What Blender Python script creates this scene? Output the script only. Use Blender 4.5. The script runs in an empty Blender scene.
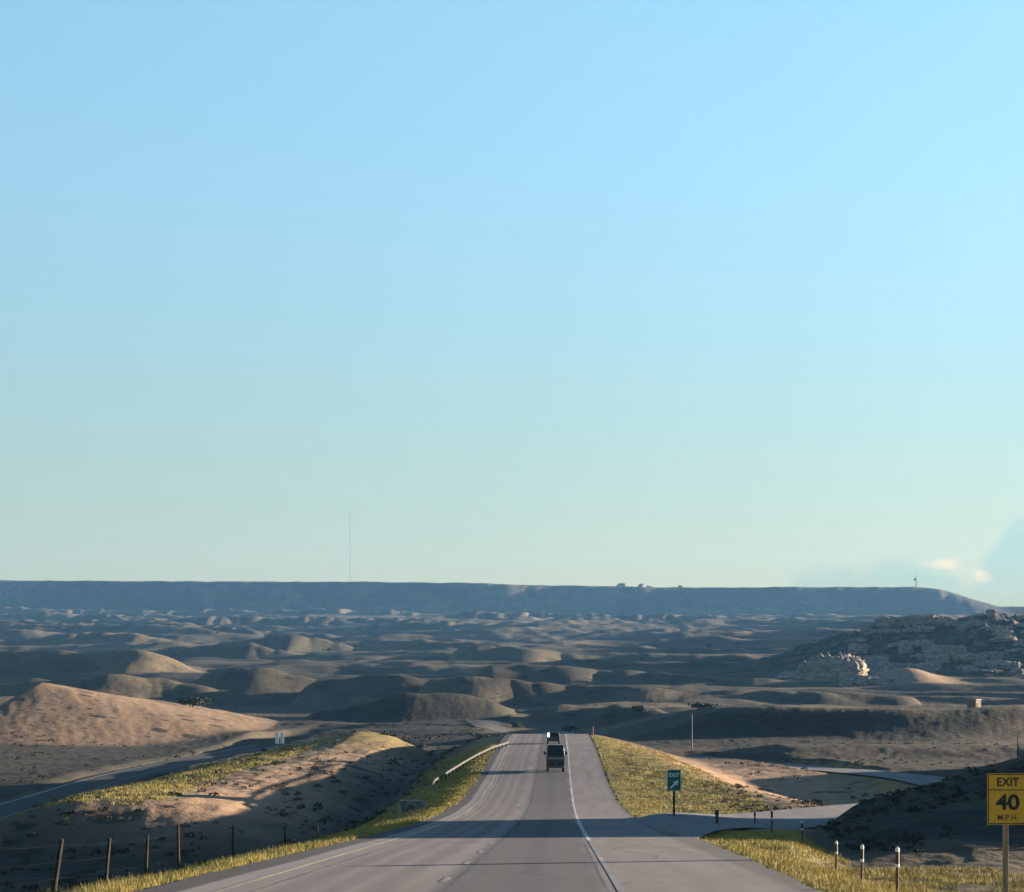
import bpy, bmesh, math, random
import numpy as np
from mathutils import Vector, Matrix

random.seed(7)
rng = np.random.default_rng(11)
SC = bpy.context.scene
COL = SC.collection
R = math.radians

# ------------------------------------------------------------------ camera
F = 2400.0
cam_d = bpy.data.cameras.new('camera')
cam_d.sensor_width = 36.0
cam_d.lens = 36.0 * F / 1024.0
cam_d.shift_x = -46.0 / 1024.0
cam_d.shift_y = 234.0 / 1024.0
cam_d.clip_start = 0.1
cam_d.clip_end = 60000.0
cam = bpy.data.objects.new('camera', cam_d)
COL.objects.link(cam)
cam.location = (0, 0, 0)
cam.rotation_euler = (R(90), 0, 0)
SC.camera = cam

# ------------------------------------------------------------------ sun, sky, exposure
SUN_AZ, SUN_EL = 62.0, 5.5            # azimuth from +Y (ahead) towards +X (right)
SC.view_settings.view_transform = 'Standard'
SC.view_settings.look = 'None'
SC.view_settings.gamma = 1.0
SC.view_settings.exposure = 2.47
SC.view_settings.use_curve_mapping = False
SC.cycles.volume_bounces = 1
SC.cycles.max_bounces = 5
SC.cycles.diffuse_bounces = 2
SC.cycles.transparent_max_bounces = 12

sun_d = bpy.data.lights.new('sun', 'SUN')
sun_d.energy = 5.0
sun_d.angle = R(0.55)
sun_d.color = (1.0, 0.80, 0.60)
sun = bpy.data.objects.new('sun', sun_d)
COL.objects.link(sun)
sdir = Vector((math.sin(R(SUN_AZ)) * math.cos(R(SUN_EL)), math.cos(R(SUN_AZ)) * math.cos(R(SUN_EL)), math.sin(R(SUN_EL))))
sun.rotation_euler = sdir.to_track_quat('Z', 'Y').to_euler()


class NT:
    """small helper for building node trees"""
    def __init__(s, tree):
        s.t = tree
        s.t.nodes.clear()
    def n(s, typ, ins=None, **kw):
        nd = s.t.nodes.new(typ)
        for k, v in kw.items():
            setattr(nd, k, v)
        if ins:
            for k, v in ins.items():
                s.set(nd, k, v)
        return nd
    def set(s, nd, k, v):
        sock = nd.inputs[k]
        if isinstance(v, bpy.types.NodeSocket):
            s.t.links.new(v, sock)
        elif isinstance(v, bpy.types.Node):
            s.t.links.new(v.outputs[0], sock)
        else:
            if isinstance(v, tuple) and len(v) == 3 and sock.type == 'RGBA':
                v = (*v, 1.0)
            sock.default_value = v
    def math(s, op, a, b=0.0, c=0.0, clamp=False):
        nd = s.n('ShaderNodeMath', operation=op, use_clamp=clamp)
        s.set(nd, 0, a); s.set(nd, 1, b)
        if op in ('MULTIPLY_ADD', 'SMOOTH_MIN', 'COMPARE'):
            s.set(nd, 2, c)
        return nd.outputs[0]
    def ramp(s, x, lo, hi, a=0.0, b=1.0, smooth=True):
        nd = s.n('ShaderNodeMapRange', interpolation_type='SMOOTHSTEP' if smooth else 'LINEAR')
        s.set(nd, 'Value', x); s.set(nd, 'From Min', lo); s.set(nd, 'From Max', hi)
        s.set(nd, 'To Min', a); s.set(nd, 'To Max', b)
        return nd.outputs[0]
    def mix(s, f, a, b, blend='MIX'):
        nd = s.n('ShaderNodeMix', data_type='RGBA', blend_type=blend)
        s.set(nd, 'Factor', f)
        s.set(nd, 6, a); s.set(nd, 7, b)
        return nd.outputs[2]
    def noise(s, vec, scale, detail=3.0, rough=0.55, dist=0.0):
        nd = s.n('ShaderNodeTexNoise')
        if vec is not None: s.set(nd, 'Vector', vec)
        s.set(nd, 'Scale', scale); s.set(nd, 'Detail', detail); s.set(nd, 'Roughness', rough); s.set(nd, 'Distortion', dist)
        return nd.outputs[0]
    def attr(s, name):
        return s.n('ShaderNodeAttribute', attribute_name=name).outputs['Fac']


world = bpy.data.worlds.new('World')
SC.world = world
world.use_nodes = True
w = NT(world.node_tree)
sky = w.n('ShaderNodeTexSky', sky_type='NISHITA')
sky.sun_disc = False
sky.sun_elevation = R(SUN_EL)
sky.sun_rotation = R(SUN_AZ)
sky.altitude = 1500
sky.air_density = 1.0
sky.dust_density = 0.6
sky.ozone_density = 2.0
tc = w.n('ShaderNodeTexCoord')
sep = w.n('ShaderNodeSeparateXYZ', {0: tc.outputs['Generated']})
ax = w.math('DIVIDE', sep.outputs['X'], w.math('MAXIMUM', sep.outputs['Y'], 0.05))
el = w.math('DIVIDE', sep.outputs['Z'], w.math('MAXIMUM', sep.outputs['Y'], 0.05))
ahead = w.math('GREATER_THAN', sep.outputs['Y'], 0.3)
comb = w.n('ShaderNodeCombineXYZ', {0: ax, 1: w.math('MULTIPLY', el, 1.6), 2: 0.0})
cn = w.noise(comb.outputs[0], 60.0, 5.0, 0.6)
cnb = w.noise(comb.outputs[0], 22.0, 4.0, 0.55)
# a low bank of cloud on the right, rising to a tower at its far right
top = w.math('ADD', w.math('SUBTRACT', w.ramp(ax, 0.080, 0.130, 0.035, 0.0525), w.ramp(ax, 0.145, 0.170, 0.0, 0.008)), w.ramp(ax, 0.170, 0.192, 0.0, 0.024))
top = w.math('ADD', top, w.math('MULTIPLY', w.math('SUBTRACT', w.math('ADD', w.math('MULTIPLY', cnb, 0.6), w.math('MULTIPLY', cn, 0.4)), 0.5), 0.045))
bank = w.math('MULTIPLY', w.ramp(w.math('SUBTRACT', top, el), -0.0035, 0.0085), ahead)
def puff(cx, cy, rx, ry):
    u = w.math('DIVIDE', w.math('SUBTRACT', ax, cx), rx)
    v = w.math('DIVIDE', w.math('SUBTRACT', el, cy), ry)
    r2 = w.math('ADD', w.math('MULTIPLY', u, u), w.math('MULTIPLY', v, v))
    return w.ramp(w.math('ADD', r2, w.math('MULTIPLY', w.math('SUBTRACT', cn, 0.5), 2.2)), 1.5, -0.4)
p1 = puff(0.1600, 0.0485, 0.0075, 0.0026)
p2 = puff(0.1775, 0.0430, 0.0036, 0.0030)
puffs = w.math('MULTIPLY', w.math('MAXIMUM', p1, p2), ahead)
elv = sep.outputs['Z']
grade = w.n('ShaderNodeValToRGB', {0: w.ramp(elv, 0.0, 0.6, 0.0, 1.0, False)})
els = grade.color_ramp.elements
GR = [(0.05, (0.685, 0.54, 0.425)), (0.19, (0.971, 0.888, 0.768)), (0.33, (1.258, 1.267, 1.147)), (0.46, (1.443, 1.536, 1.369)), (0.75, (0.509, 0.666, 0.833)), (1.0, (0.37, 0.481, 0.629))]
els[0].position, els[0].color = GR[0][0], (*GR[0][1], 1)
els[1].position, els[1].color = GR[-1][0], (*GR[-1][1], 1)
for p_, c_ in GR[1:-1]:
    e_ = els.new(p_); e_.color = (*c_, 1)
skyc = w.mix(1.0, sky.outputs[0], grade.outputs[0], 'MULTIPLY')
skyc = w.mix(w.math('MULTIPLY', bank, 0.85), skyc, w.mix(1.0, skyc, (0.68, 0.86, 1.0), 'MULTIPLY'))
skyc = w.mix(w.math('MULTIPLY', puffs, 0.7), skyc, w.mix(1.0, skyc, (1.75, 1.22, 1.15), 'MULTIPLY'))
bg = w.n('ShaderNodeBackground', {'Color': skyc, 'Strength': 0.05})
w.n('ShaderNodeOutputWorld', {'Surface': bg.outputs[0]})


# ------------------------------------------------------------------ helpers: objects
def tag(o, label=None, cat=None, group=None, kind=None):
    if label: o['label'] = label
    if cat: o['category'] = cat
    if group: o['group'] = group
    if kind: o['kind'] = kind
    return o

def empty(name, loc, label, cat, group=None, rz=0.0):
    o = bpy.data.objects.new(name, None)
    o.empty_display_size = 0.3
    COL.objects.link(o)
    o.location = loc
    o.rotation_euler = (0, 0, rz)
    return tag(o, label, cat, group)

def copy_tree(o, parent=None):
    c = o.copy()
    COL.objects.link(c)
    if parent is not None:
        c.parent = parent
    for ch in list(o.children):
        copy_tree(ch, c)
    return c

class MB:
    """collects shapes in a bmesh; build() links them as ONE mesh object"""
    def __init__(s):
        s.bm = bmesh.new()
    def box(s, x0, x1, y0, y1, z0, z1, bevel=0.0):
        b = bmesh.new()
        v = [b.verts.new((x, y, z)) for x in (x0, x1) for y in (y0, y1) for z in (z0, z1)]
        for f in ((0,1,3,2),(4,6,7,5),(0,4,5,1),(2,3,7,6),(0,2,6,4),(1,5,7,3)):
            b.faces.new([v[i] for i in f])
        if bevel > 0:
            bmesh.ops.bevel(b, geom=list(b.edges), offset=bevel, segments=2, affect='EDGES', profile=0.6)
        return s._join(b)
    def _join(s, b):
        bmesh.ops.recalc_face_normals(b, faces=list(b.faces))
        me = bpy.data.meshes.new('tmp')
        b.to_mesh(me); b.free()
        s.bm.from_mesh(me)
        bpy.data.meshes.remove(me)
        return s
    def tube(s, pts, r, seg=8, cap=True):
        """pts: list of points; r: radius or list of radii"""
        b = bmesh.new()
        pts = [Vector(p) for p in pts]
        rs = r if isinstance(r, (list, tuple)) else [r] * len(pts)
        rings = []
        for i, p in enumerate(pts):
            d = (pts[min(i + 1, len(pts) - 1)] - pts[max(i - 1, 0)]).normalized()
            q = d.to_track_quat('Z', 'Y')
            rings.append([b.verts.new(p + q @ Vector((math.cos(2 * math.pi * k / seg) * rs[i], math.sin(2 * math.pi * k / seg) * rs[i], 0))) for k in range(seg)])
        for a, c in zip(rings, rings[1:]):
            for k in range(seg):
                b.faces.new((a[k], a[(k + 1) % seg], c[(k + 1) % seg], c[k]))
        if cap:
            b.faces.new(rings[0][::-1]); b.faces.new(rings[-1])
        return s._join(b)
    def prism(s, poly, axis, a0, a1, bevel=0.0):
        """poly: 2D outline; extruded along axis ('x','y','z') from a0 to a1"""
        b = bmesh.new()
        def P(u, v, a):
            return {'x': (a, u, v), 'y': (u, a, v), 'z': (u, v, a)}[axis]
        A = [b.verts.new(P(u, v, a0)) for u, v in poly]
        B = [b.verts.new(P(u, v, a1)) for u, v in poly]
        n = len(poly)
        b.faces.new(A); b.faces.new(B[::-1])
        for i in range(n):
            b.faces.new((A[i], B[i], B[(i + 1) % n], A[(i + 1) % n]))
        if bevel > 0:
            bmesh.ops.bevel(b, geom=list(b.edges), offset=bevel, segments=2, affect='EDGES', profile=0.6)
        return s._join(b)
    def sweep(s, path, prof, closed=False):
        """sweep a 2D profile (side, up) along a horizontal path of 3D points"""
        b = bmesh.new()
        pts = [Vector(p) for p in path]
        rings = []
        for i, p in enumerate(pts):
            d = pts[min(i + 1, len(pts) - 1)] - pts[max(i - 1, 0)]
            sd = Vector((d.y, -d.x, 0)).normalized()
            rings.append([b.verts.new(p + sd * u + Vector((0, 0, v))) for u, v in prof])
        m = len(prof)
        for a, c in zip(rings, rings[1:]):
            for k in range(m if closed else m - 1):
                b.faces.new((a[k], a[(k + 1) % m], c[(k + 1) % m], c[k]))
        if closed:
            b.faces.new(rings[0]); b.faces.new(rings[-1][::-1])
            return s._join(b)
        me = bpy.data.meshes.new('tmp'); b.to_mesh(me); b.free(); s.bm.from_mesh(me); bpy.data.meshes.remove(me)
        return s
    def build(s, name, mat, parent=None, loc=None, smooth=False):
        me = bpy.data.meshes.new(name)
        s.bm.to_mesh(me); s.bm.free()
        o = bpy.data.objects.new(name, me)
        COL.objects.link(o)
        me.materials.append(mat)
        if smooth:
            me.polygons.foreach_set('use_smooth', np.ones(len(me.polygons), bool))
        if parent is not None: o.parent = parent
        if loc is not None: o.location = loc
        return o

def np_mesh(name, V, Fc, mat, smooth=False, attrs=None, parent=None, loc=None, link=True):
    V = np.asarray(V, np.float32); Fc = np.asarray(Fc, np.int32)
    me = bpy.data.meshes.new(name)
    me.vertices.add(len(V)); me.vertices.foreach_set('co', V.ravel())
    k = Fc.shape[1]
    me.loops.add(Fc.size); me.loops.foreach_set('vertex_index', Fc.ravel())
    me.polygons.add(len(Fc))
    me.polygons.foreach_set('loop_start', np.arange(0, Fc.size, k, dtype=np.int32))
    if smooth:
        me.polygons.foreach_set('use_smooth', np.ones(len(Fc), bool))
    me.update(calc_edges=True)
    for an, av in (attrs or {}).items():
        a = me.attributes.new(an, 'FLOAT', 'POINT')
        a.data.foreach_set('value', np.asarray(av, np.float32))
    me.materials.append(mat)
    if not link:
        return me
    o = bpy.data.objects.new(name, me)
    COL.objects.link(o)
    if parent is not None: o.parent = parent
    if loc is not None: o.location = loc
    return o

def grid_faces(nr, nc):
    i = np.arange(nr - 1)[:, None] * nc + np.arange(nc - 1)[None, :]
    return np.stack([i, i + 1, i + 1 + nc, i + nc], -1).reshape(-1, 4)

# ------------------------------------------------------------------ noise
def _h(ix, iy, s):
    n = (ix.astype(np.int64) * 374761393 + iy.astype(np.int64) * 668265263 + s * 2147483647) & 0xFFFFFFFF
    n = ((n ^ (n >> 13)) * 1274126177) & 0xFFFFFFFF
    n = (n ^ (n >> 16)) & 0xFFFF
    return n * (2 * math.pi / 65536.0)

def gnoise(x, y, s=0):
    x = np.asarray(x, float); y = np.asarray(y, float)
    ix = np.floor(x); iy = np.floor(y)
    fx = x - ix; fy = y - iy
    u = fx * fx * fx * (fx * (fx * 6 - 15) + 10); v = fy * fy * fy * (fy * (fy * 6 - 15) + 10)
    def g(dx, dy):
        a = _h(ix + dx, iy + dy, s)
        return np.cos(a) * (fx - dx) + np.sin(a) * (fy - dy)
    a = g(0, 0); b = g(1, 0); c = g(0, 1); d = g(1, 1)
    return 1.5 * ((a + (b - a) * u) + ((c + (d - c) * u) - (a + (b - a) * u)) * v)

def fbm(x, y, oct=4, s=0, gain=0.5, lac=2.03):
    t = 0; a = 1.0
    for k in range(oct):
        t = t + a * gnoise(x, y, s + k * 17)
        x = x * lac + 13.7; y = y * lac - 7.1; a *= gain
    return t

def ridged(x, y, oct=4, s=0, gain=0.5):
    t = 0; a = 1.0
    for k in range(oct):
        t = t + a * (1 - 2 * np.abs(gnoise(x, y, s + k * 31)))
        x = x * 2.07 + 5.3; y = y * 2.07 + 9.1; a *= gain
    return t

def sstep(x, a, b):
    t = np.clip((x - a) / (b - a), 0, 1)
    return t * t * (3 - 2 * t)

# ------------------------------------------------------------------ terrain shape
def spl(xs, ys):
    """smooth monotone-ish interpolation (pchip)"""
    xs = np.array(xs, float); ys = np.array(ys, float)
    h = np.diff(xs); dl = np.diff(ys) / h
    m = np.zeros(len(xs)); m[0] = dl[0]; m[-1] = dl[-1]
    for i in range(1, len(xs) - 1):
        if dl[i - 1] * dl[i] > 0:
            w1 = 2 * h[i] + h[i - 1]; w2 = h[i] + 2 * h[i - 1]
            m[i] = (w1 + w2) / (w1 / dl[i - 1] + w2 / dl[i])
    def f(x):
        x = np.asarray(x, float)
        xc = np.clip(x, xs[0], xs[-1])
        i = np.clip(np.searchsorted(xs, xc) - 1, 0, len(xs) - 2)
        t = (xc - xs[i]) / h[i]
        h00 = 2*t**3 - 3*t**2 + 1; h10 = t**3 - 2*t**2 + t; h01 = -2*t**3 + 3*t**2; h11 = t**3 - t**2
        return h00*ys[i] + h10*h[i]*m[i] + h01*ys[i+1] + h11*h[i]*m[i+1] + np.where(x > xs[-1], (x - xs[-1]) * m[-1], 0) + np.where(x < xs[0], (x - xs[0]) * m[0], 0)
    return f

zr = spl([-60, 0, 60, 120, 150, 180, 205, 236, 263, 300, 340, 385, 420, 460, 500, 600, 680, 760, 830],
         [0.75, -2.0, -4.75, -7.5, -8.75, -9.75, -10.2, -10.25, -9.85, -9.25, -8.9, -8.8, -9.5, -10.7, -12.2, -15.3, -16.0, -14.9, -13.2])
zb = spl([-60, 0, 100, 200, 300, 500, 600, 700, 800, 900, 1200, 1500, 2000, 2500, 3500, 4500, 5300, 6000, 9000],
         [1, -2.5, -8, -12, -13.5, -15, -15, -14.6, -14.6, -14, -9, -1, 13, 30, 70, 107, 134, 160, 180])
zl = spl([-60, 0, 150, 300, 560, 680, 800], [-4, -8.5, -16, -18, -18, -16.6, -14.8])
LX = spl([-60, 200, 340, 470, 560, 640, 720], [-70, -72, -75.5, -81.5, -81, -75, -66])                                    # centre of the opposing carriageway
RIN = [(5.2, 92), (6.2, 104), (7.6, 117), (10.2, 131), (15.0, 148), (24.5, 175), (36, 204), (44.5, 235), (48.5, 265), (49.5, 300), (47.5, 342), (42.5, 395), (35, 450), (27, 500)]
ROUT = [(0.5, 128), (2.5, 140), (4.3, 150), (6.5, 157), (11.0, 165), (20.5, 186), (30, 211), (36.5, 238), (40.5, 266), (41.5, 300), (39.5, 340), (34.5, 390), (27, 445), (19, 494)]
RZ = [-6.25, -6.8, -7.45, -8.2, -9.2, -9.75, -10.5, -11.2, -11.75, -12.3, -13.05, -14.1, -15.0, -15.5]
_k = np.arange(14)
_kk = np.linspace(0, 13, 200)
_ri = np.stack([spl(_k, [p[0] for p in RIN])(_kk), spl(_k, [p[1] for p in RIN])(_kk)], 1)
_ro = np.stack([spl(_k, [p[0] for p in ROUT])(_kk), spl(_k, [p[1] for p in ROUT])(_kk)], 1)
def ramp_z(k, y, lat):
    """near the highway the ramp lies in the plane of the road"""
    on_road = zr(y) - 0.03 * lat * 0
    return on_road * (1 - sstep(k, 2.0, 4.5)) + spl(_k, RZ)(k) * sstep(k, 2.0, 4.5)
_rc = 0.5 * (_ri + _ro)
_rp = np.stack([_rc[:, 0], _rc[:, 1], ramp_z(_kk, _rc[:, 1], 0), 0.5 * np.hypot(*(_ri - _ro).T)], 1)

def ramp_dist(X, Y, step=5):
    """distance outside the ramp's pavement and the ramp's level there"""
    best = np.full(X.shape, 1e9); zz = np.zeros(X.shape)
    for f in np.linspace(0, 1, 6):
        L = _ro * (1 - f) + _ri * f
        P = np.stack([L[:, 0], L[:, 1], ramp_z(_kk, L[:, 1], 0), 0.13 * np.hypot(*(_ri - _ro).T)], 1)[::step]
        if f in (0.0, 1.0): P[:, 3] = 0
        d, z = poly_dist(X, Y, P)
        k = d < best
        best = np.where(k, d, best); zz = np.where(k, z, zz)
    return best, zz

def poly_dist(X, Y, P):
    """distance to polyline P (x,y,z), and the z at the nearest point; only close points are solved"""
    best = np.full(X.shape, 1e9); zz = np.zeros(X.shape)
    hw = P.shape[1] > 3
    for a, b in zip(P[:-1], P[1:]):
        dx, dy = b[0] - a[0], b[1] - a[1]
        L2 = dx * dx + dy * dy
        t = np.clip(((X - a[0]) * dx + (Y - a[1]) * dy) / L2, 0, 1)
        d = np.hypot(X - a[0] - t * dx, Y - a[1] - t * dy)
        if hw: d = d - (a[3] + t * (b[3] - a[3]))
        k = d < best
        best = np.where(k, d, best); zz = np.where(k, a[2] + t * (b[2] - a[2]), zz)
    return best, zz

MESA_TOP = spl([-900, 0, 250, 480, 505, 600, 690, 800, 910, 935, 955, 985, 1002, 1030, 1100, 1500],
               [578, 580, 581, 582.5, 584, 585.5, 587, 586.5, 586.5, 588, 593, 602, 606, 606, 604, 600])
# broad ridges of the far country: distance, and the crest's height seen along its length
RIDGES = [
    (740, [(330, 716), (385, 703), (415, 692), (445, 698), (475, 708), (500, 717)]),
    (880, [(-40, 690), (60, 679), (110, 673), (150, 676), (190, 684), (230, 695), (280, 712)]),
    (1000, [(520, 718), (555, 698), (575, 694), (600, 700), (622, 706), (660, 718)]),
    (1150, [(-300, 656), (-60, 652), (0, 650), (60, 650), (120, 650), (142, 656), (173, 674), (203, 687), (254, 699), (280, 708)]),
    (1250, [(325, 696), (357, 678), (392, 673), (428, 677), (494, 684), (540, 698)]),
    (1320, [(205, 690), (245, 669), (270, 666), (293, 673), (340, 692)]),
    (1480, [(440, 684), (500, 677), (560, 681), (640, 684), (700, 686), (780, 689), (900, 694)]),
    (1720, [(485, 676), (503, 661), (540, 662), (600, 668), (720, 675), (800, 682)]),
    (1950, [(210, 656), (250, 640), (313, 636), (334, 641), (357, 648), (392, 651), (428, 655), (509, 664), (600, 672)]),
    (2150, [(140, 662), (185, 647), (230, 641), (255, 647), (300, 661)]),
    (2350, [(470, 660), (503, 645), (540, 648), (576, 656), (630, 665)]),
    (2300, [(-200, 640), (-40, 634), (20, 640), (70, 632), (100, 631), (130, 637), (180, 650)]),
    (2550, [(590, 658), (640, 651), (690, 655), (760, 662), (810, 670)]),
    (2700, [(140, 645), (170, 627), (210, 625), (255, 630), (300, 633), (350, 645)]),
    (3050, [(50, 628), (85, 614), (120, 618), (150, 628)]),
    (3000, [(310, 634), (420, 621), (480, 622), (560, 626), (640, 636)]),
    (3350, [(620, 638), (680, 628), (740, 631), (790, 633), (850, 642)]),
    (3700, [(-200, 610), (-50, 611), (0, 608), (50, 607), (110, 612), (170, 622)]),
    (3850, [(590, 626), (640, 614), (700, 614), (760, 616), (820, 618), (870, 624), (920, 634)]),
    (4000, [(200, 618), (260, 612), (330, 611), (400, 615), (450, 622)]),
    (4500, [(470, 616), (520, 607), (570, 608), (615, 611), (680, 618)]),
    (4400, [(-200, 605), (0, 602), (75, 603), (150, 605), (255, 604), (330, 605), (420, 612)]),
]
def _stretch(pts, k):
    c = 0.5 * (pts[0][0] + pts[-1][0])
    return [(c + (a - c) * k, b) for a, b in pts]
RIDGES = [(d, _stretch(pts, 1.55 if pts[-1][0] - pts[0][0] < 260 else 1.2)) for d, pts in RIDGES]
_yb = np.linspace(700, 5000, 300)
_pb = 680 - F * zb(_yb) / _yb
RIDGES = [(d, [(a, b + (5 if min(q for _, q in pts) < 612 else 0)) for a, b in pts]) for d, pts in RIDGES]
RIDGES = [(float(np.interp(-(min(b for a, b in pts) + (13 if d > 2400 else 20 if d > 1900 else 31)), -_pb, _yb)), pts) for d, pts in RIDGES]
def add_ridges(z, X, Y, px):
    m = (Y > 560) & (Y < 5300)
    if not m.any():
        return z
    x = X[m]; y = Y[m]; p = px[m]; q = z[m]
    w1 = gnoise(x / 120, y / 400, 130); w2 = np.abs(gnoise(x / 46, y / 220, 131)); w3 = gnoise(x / 38, y / 60, 132); w4 = gnoise(x / 95, y / 120, 133); w5 = 1 - np.minimum(1, 2.2 * np.abs(gnoise(x / 24, y / 70, 134)))
    for k, (d, pts) in enumerate(RIDGES):
        xs = [(a - 558) / F * d for a, b in pts]; zs = [(680 - b) / F * d for a, b in pts]
        xw = x + (0.010 * d) * w1
        inside = (xw > xs[0]) & (xw < xs[-1])
        cz = spl(xs, zs)(np.clip(xw, xs[0], xs[-1]))
        endd = np.minimum(xw - xs[0], xs[-1] - xw)
        cz = cz - 0.02 * d * (1 - sstep(endd, 0, 0.02 * d)) ** 2
        n = inside & (y > d - 260) & (y < d + 420)
        if not n.any():
            continue
        sc = 0.6 + d / 2500.0
        yy = y[n] - d + sc * (26 * w1[n] + 20 * w2[n])
        slope_f, slope_b = 0.30, 0.070
        drop = np.where(yy < 0, -yy * slope_f, yy * slope_b)
        drop = np.sqrt(drop ** 2 + (1.5 * sc) ** 2) - 1.3 * sc          # rounded crest
        h = cz[n] - drop + sc * (0.9 * w3[n] + 1.5 * w4[n] - 0.9 * w5[n])
        a = q[n]; kk = 2.2 * sc                                        # smooth maximum
        t = np.clip(0.5 + 0.5 * (h - a) / kk, 0, 1)
        q[n] = a + (h - a) * t + kk * t * (1 - t)
    z = z.copy(); z[m] = q
    return z

def paved_right(Y):
    return np.interp(Y, [0, 47, 69, 96, 110, 130, 420], [5.0, 5.1, 5.5, 5.8, 5.4, 5.0, 4.9])

def H(X, Y, near_fix=True):
    X = np.asarray(X, float); Y = np.asarray(Y, float)
    d = np.maximum(Y, 1.0)
    px = 558 + F * X / d
    base = zb(Y)
    # ---- rolling badland country, growing with distance
    amp = np.interp(Y, [300, 520, 700, 1000, 1500, 2200, 3000, 4200, 5000, 5400, 6200], [0, 1.0, 3.5, 7.0, 10, 12.5, 15, 16, 13, 7, 0])
    wl = np.interp(Y, [300, 800, 1500, 3000, 5500], [90, 150, 230, 380, 520])
    wxx = X + 0.35 * wl * gnoise(X / (1.4 * wl), Y / (1.4 * wl), 91)
    wyy = Y + 0.35 * wl * gnoise(X / (1.4 * wl), Y / (1.4 * wl), 92)
    n1 = ridged(wxx / 620 + 3.1, wyy / 420, 2, 5, 0.40)
    n2 = ridged(wxx / 320 + 1.7, wyy / 200, 2, 8, 0.45)
    n3 = fbm(wxx / 75, wyy / 75, 3, 21)
    farw = sstep(Y, 1500, 3200)
    hills = amp * (0.75 * (n1 - 0.25) * (0.35 + 0.65 * farw) + 0.55 * (n2 - 0.25) * (1 - 0.4 * farw) + 0.20 * n3)
    S_ = np.interp(Y, [500, 1500, 4000], [3.2, 6.0, 9.0])
    hq = hills + 1.3 * gnoise(X / 210, Y / 160, 55)
    hills = hills - 0.45 * S_ / (2 * math.pi) * np.sin(2 * math.pi * hq / S_) * sstep(Y, 500, 800)
    gl = np.abs(gnoise(wxx / 58, wyy / 95, 57)) + 0.5 * np.abs(gnoise(wxx / 27, wyy / 45, 58))
    hills = hills + (gl - 0.35) * np.interp(Y, [450, 800, 1500, 4000, 5300], [0, 0.7, 1.4, 2.3, 1.8])
    calm = 1 - 0.85 * np.exp(-(((X + 140) / 90.0) ** 2 + ((Y - 720) / 150.0) ** 2))
    hills = hills * calm
    base = base - 2.6 * np.exp(-((X + 98) / 42.0) ** 2) * sstep(Y, 340, 450) * (1 - sstep(Y, 590, 680))
    z = base + hills
    z = add_ridges(z, X, Y, px)
    # unseen high ground added on the right to throw long shadows across the valley
    rx0 = 0.212 * d
    rim = np.interp(Y, [600, 850, 1050, 1180, 1450, 1650, 1900, 2400, 3200, 4200, 5000], [0, 6, 22, 3, 3, 28, 40, 54, 58, 56, 20])
    rim = rim * np.clip(0.75 + 0.9 * gnoise(Y / 210, X / 900, 150) + 0.4 * gnoise(Y / 70, X / 300, 151), 0.1, 1.5)
    z = z + rim * sstep(X, rx0, rx0 + 0.05 * d)
    # ---- mesa along the horizon
    edge = spl([-600, 300, 503, 522, 560, 800, 985, 1500], [5500, 5475, 5470, 5484, 5500, 5530, 5640, 5800])(px)
    edge = edge + 45 * fbm(X / 520, X * 0 + 2.2, 3, 40) + 8 * ridged(X / 130, X * 0 + 8.0, 3, 41, 0.6)
    topz = (680 - MESA_TOP(px) + 0.5 * fbm(X / 60, X * 0 + 3.3, 3, 44)) / F * edge
    prof = sstep(d, edge - 230, edge - 10)
    prof = 0.35 * prof + 0.65 * sstep(d, edge - 150, edge)
    zm = topz - 1.0 - 0.0 * d
    z = np.where(Y > 4800, z + (np.maximum(zm, z - 20) - z) * prof, z)
    z = np.where(d > edge + 30, np.minimum(z, zm), z)
    # ---- left wedge hill with the dark end
    a = np.where(X > -149, (X + 149) / 64.0, (-149 - X) / 13.0)
    b = np.where(Y < 690, (690 - Y) / 62.0, (Y - 690) / 140.0)
    hb = 14.0 * np.clip(1 - np.sqrt(np.maximum(a, 0) ** 2 + 0.45 * b ** 2), 0, 1)
    z = z + hb + 0.10 * ridged((X + 0.35 * Y) / 11.0, Y / 60.0, 3, 203) * sstep(hb, 0.3, 3.0)
    # ---- right long dark ridge
    rl = sstep(X, 14, 46) * (1 + 0.12 * gnoise(X / 35, Y / 60, 77))
    cy = 600 + 14 * gnoise(X / 60, X * 0 + 1.5, 78) + 0.55 * 14 * np.log1p(np.exp(np.clip((X - 92) / 14, -20, 20)))
    fr = np.where(Y < cy, np.exp(-((Y - cy) / 20.0) ** 2), np.exp(-((Y - cy) / 170.0) ** 2))
    z = z + 7.2 * rl * fr
    # second lower terrace in front of it
    cy2 = 445 + 8 * gnoise(X / 40, X * 0 + 4.5, 79)
    t2 = sstep(X, 34, 44)
    fr2 = np.where(Y < cy2, np.exp(-((Y - cy2) / 14.0) ** 2), np.exp(-((Y - cy2) / 60.0) ** 2))
    z = z + 2.3 * t2 * fr2
    # ---- butte on the right
    bx = (X - 272) / 185.0; by = (Y - 1560) / 210.0
    rr = np.sqrt(bx ** 2 + by ** 2)
    bt = np.clip(1.12 - rr, 0, 1)
    bt = bt * bt * (3 - 2 * bt)
    rough = ridged(X / 34, Y / 60, 4, 60, 0.6)
    z = z + bt * (31 + 5.5 * rough) - hills * sstep(bt, 0.0, 0.3) * 0.8
    # tan mound before the butte
    mx = (X - 190) / 25.0; my = (Y - 1300) / 55.0
    z = z + 8.5 * np.exp(-(mx ** 2 + my ** 2) * 1.6)
    # ---- near cross-section about the highway
    r_ = zr(Y)
    hol = np.interp(Y, [0, 70, 180, 330, 420], [3.0, 3.4, 5.0, 5.2, 5.0])
    l_ = zl(Y)
    zs = np.zeros_like(X)
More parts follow.
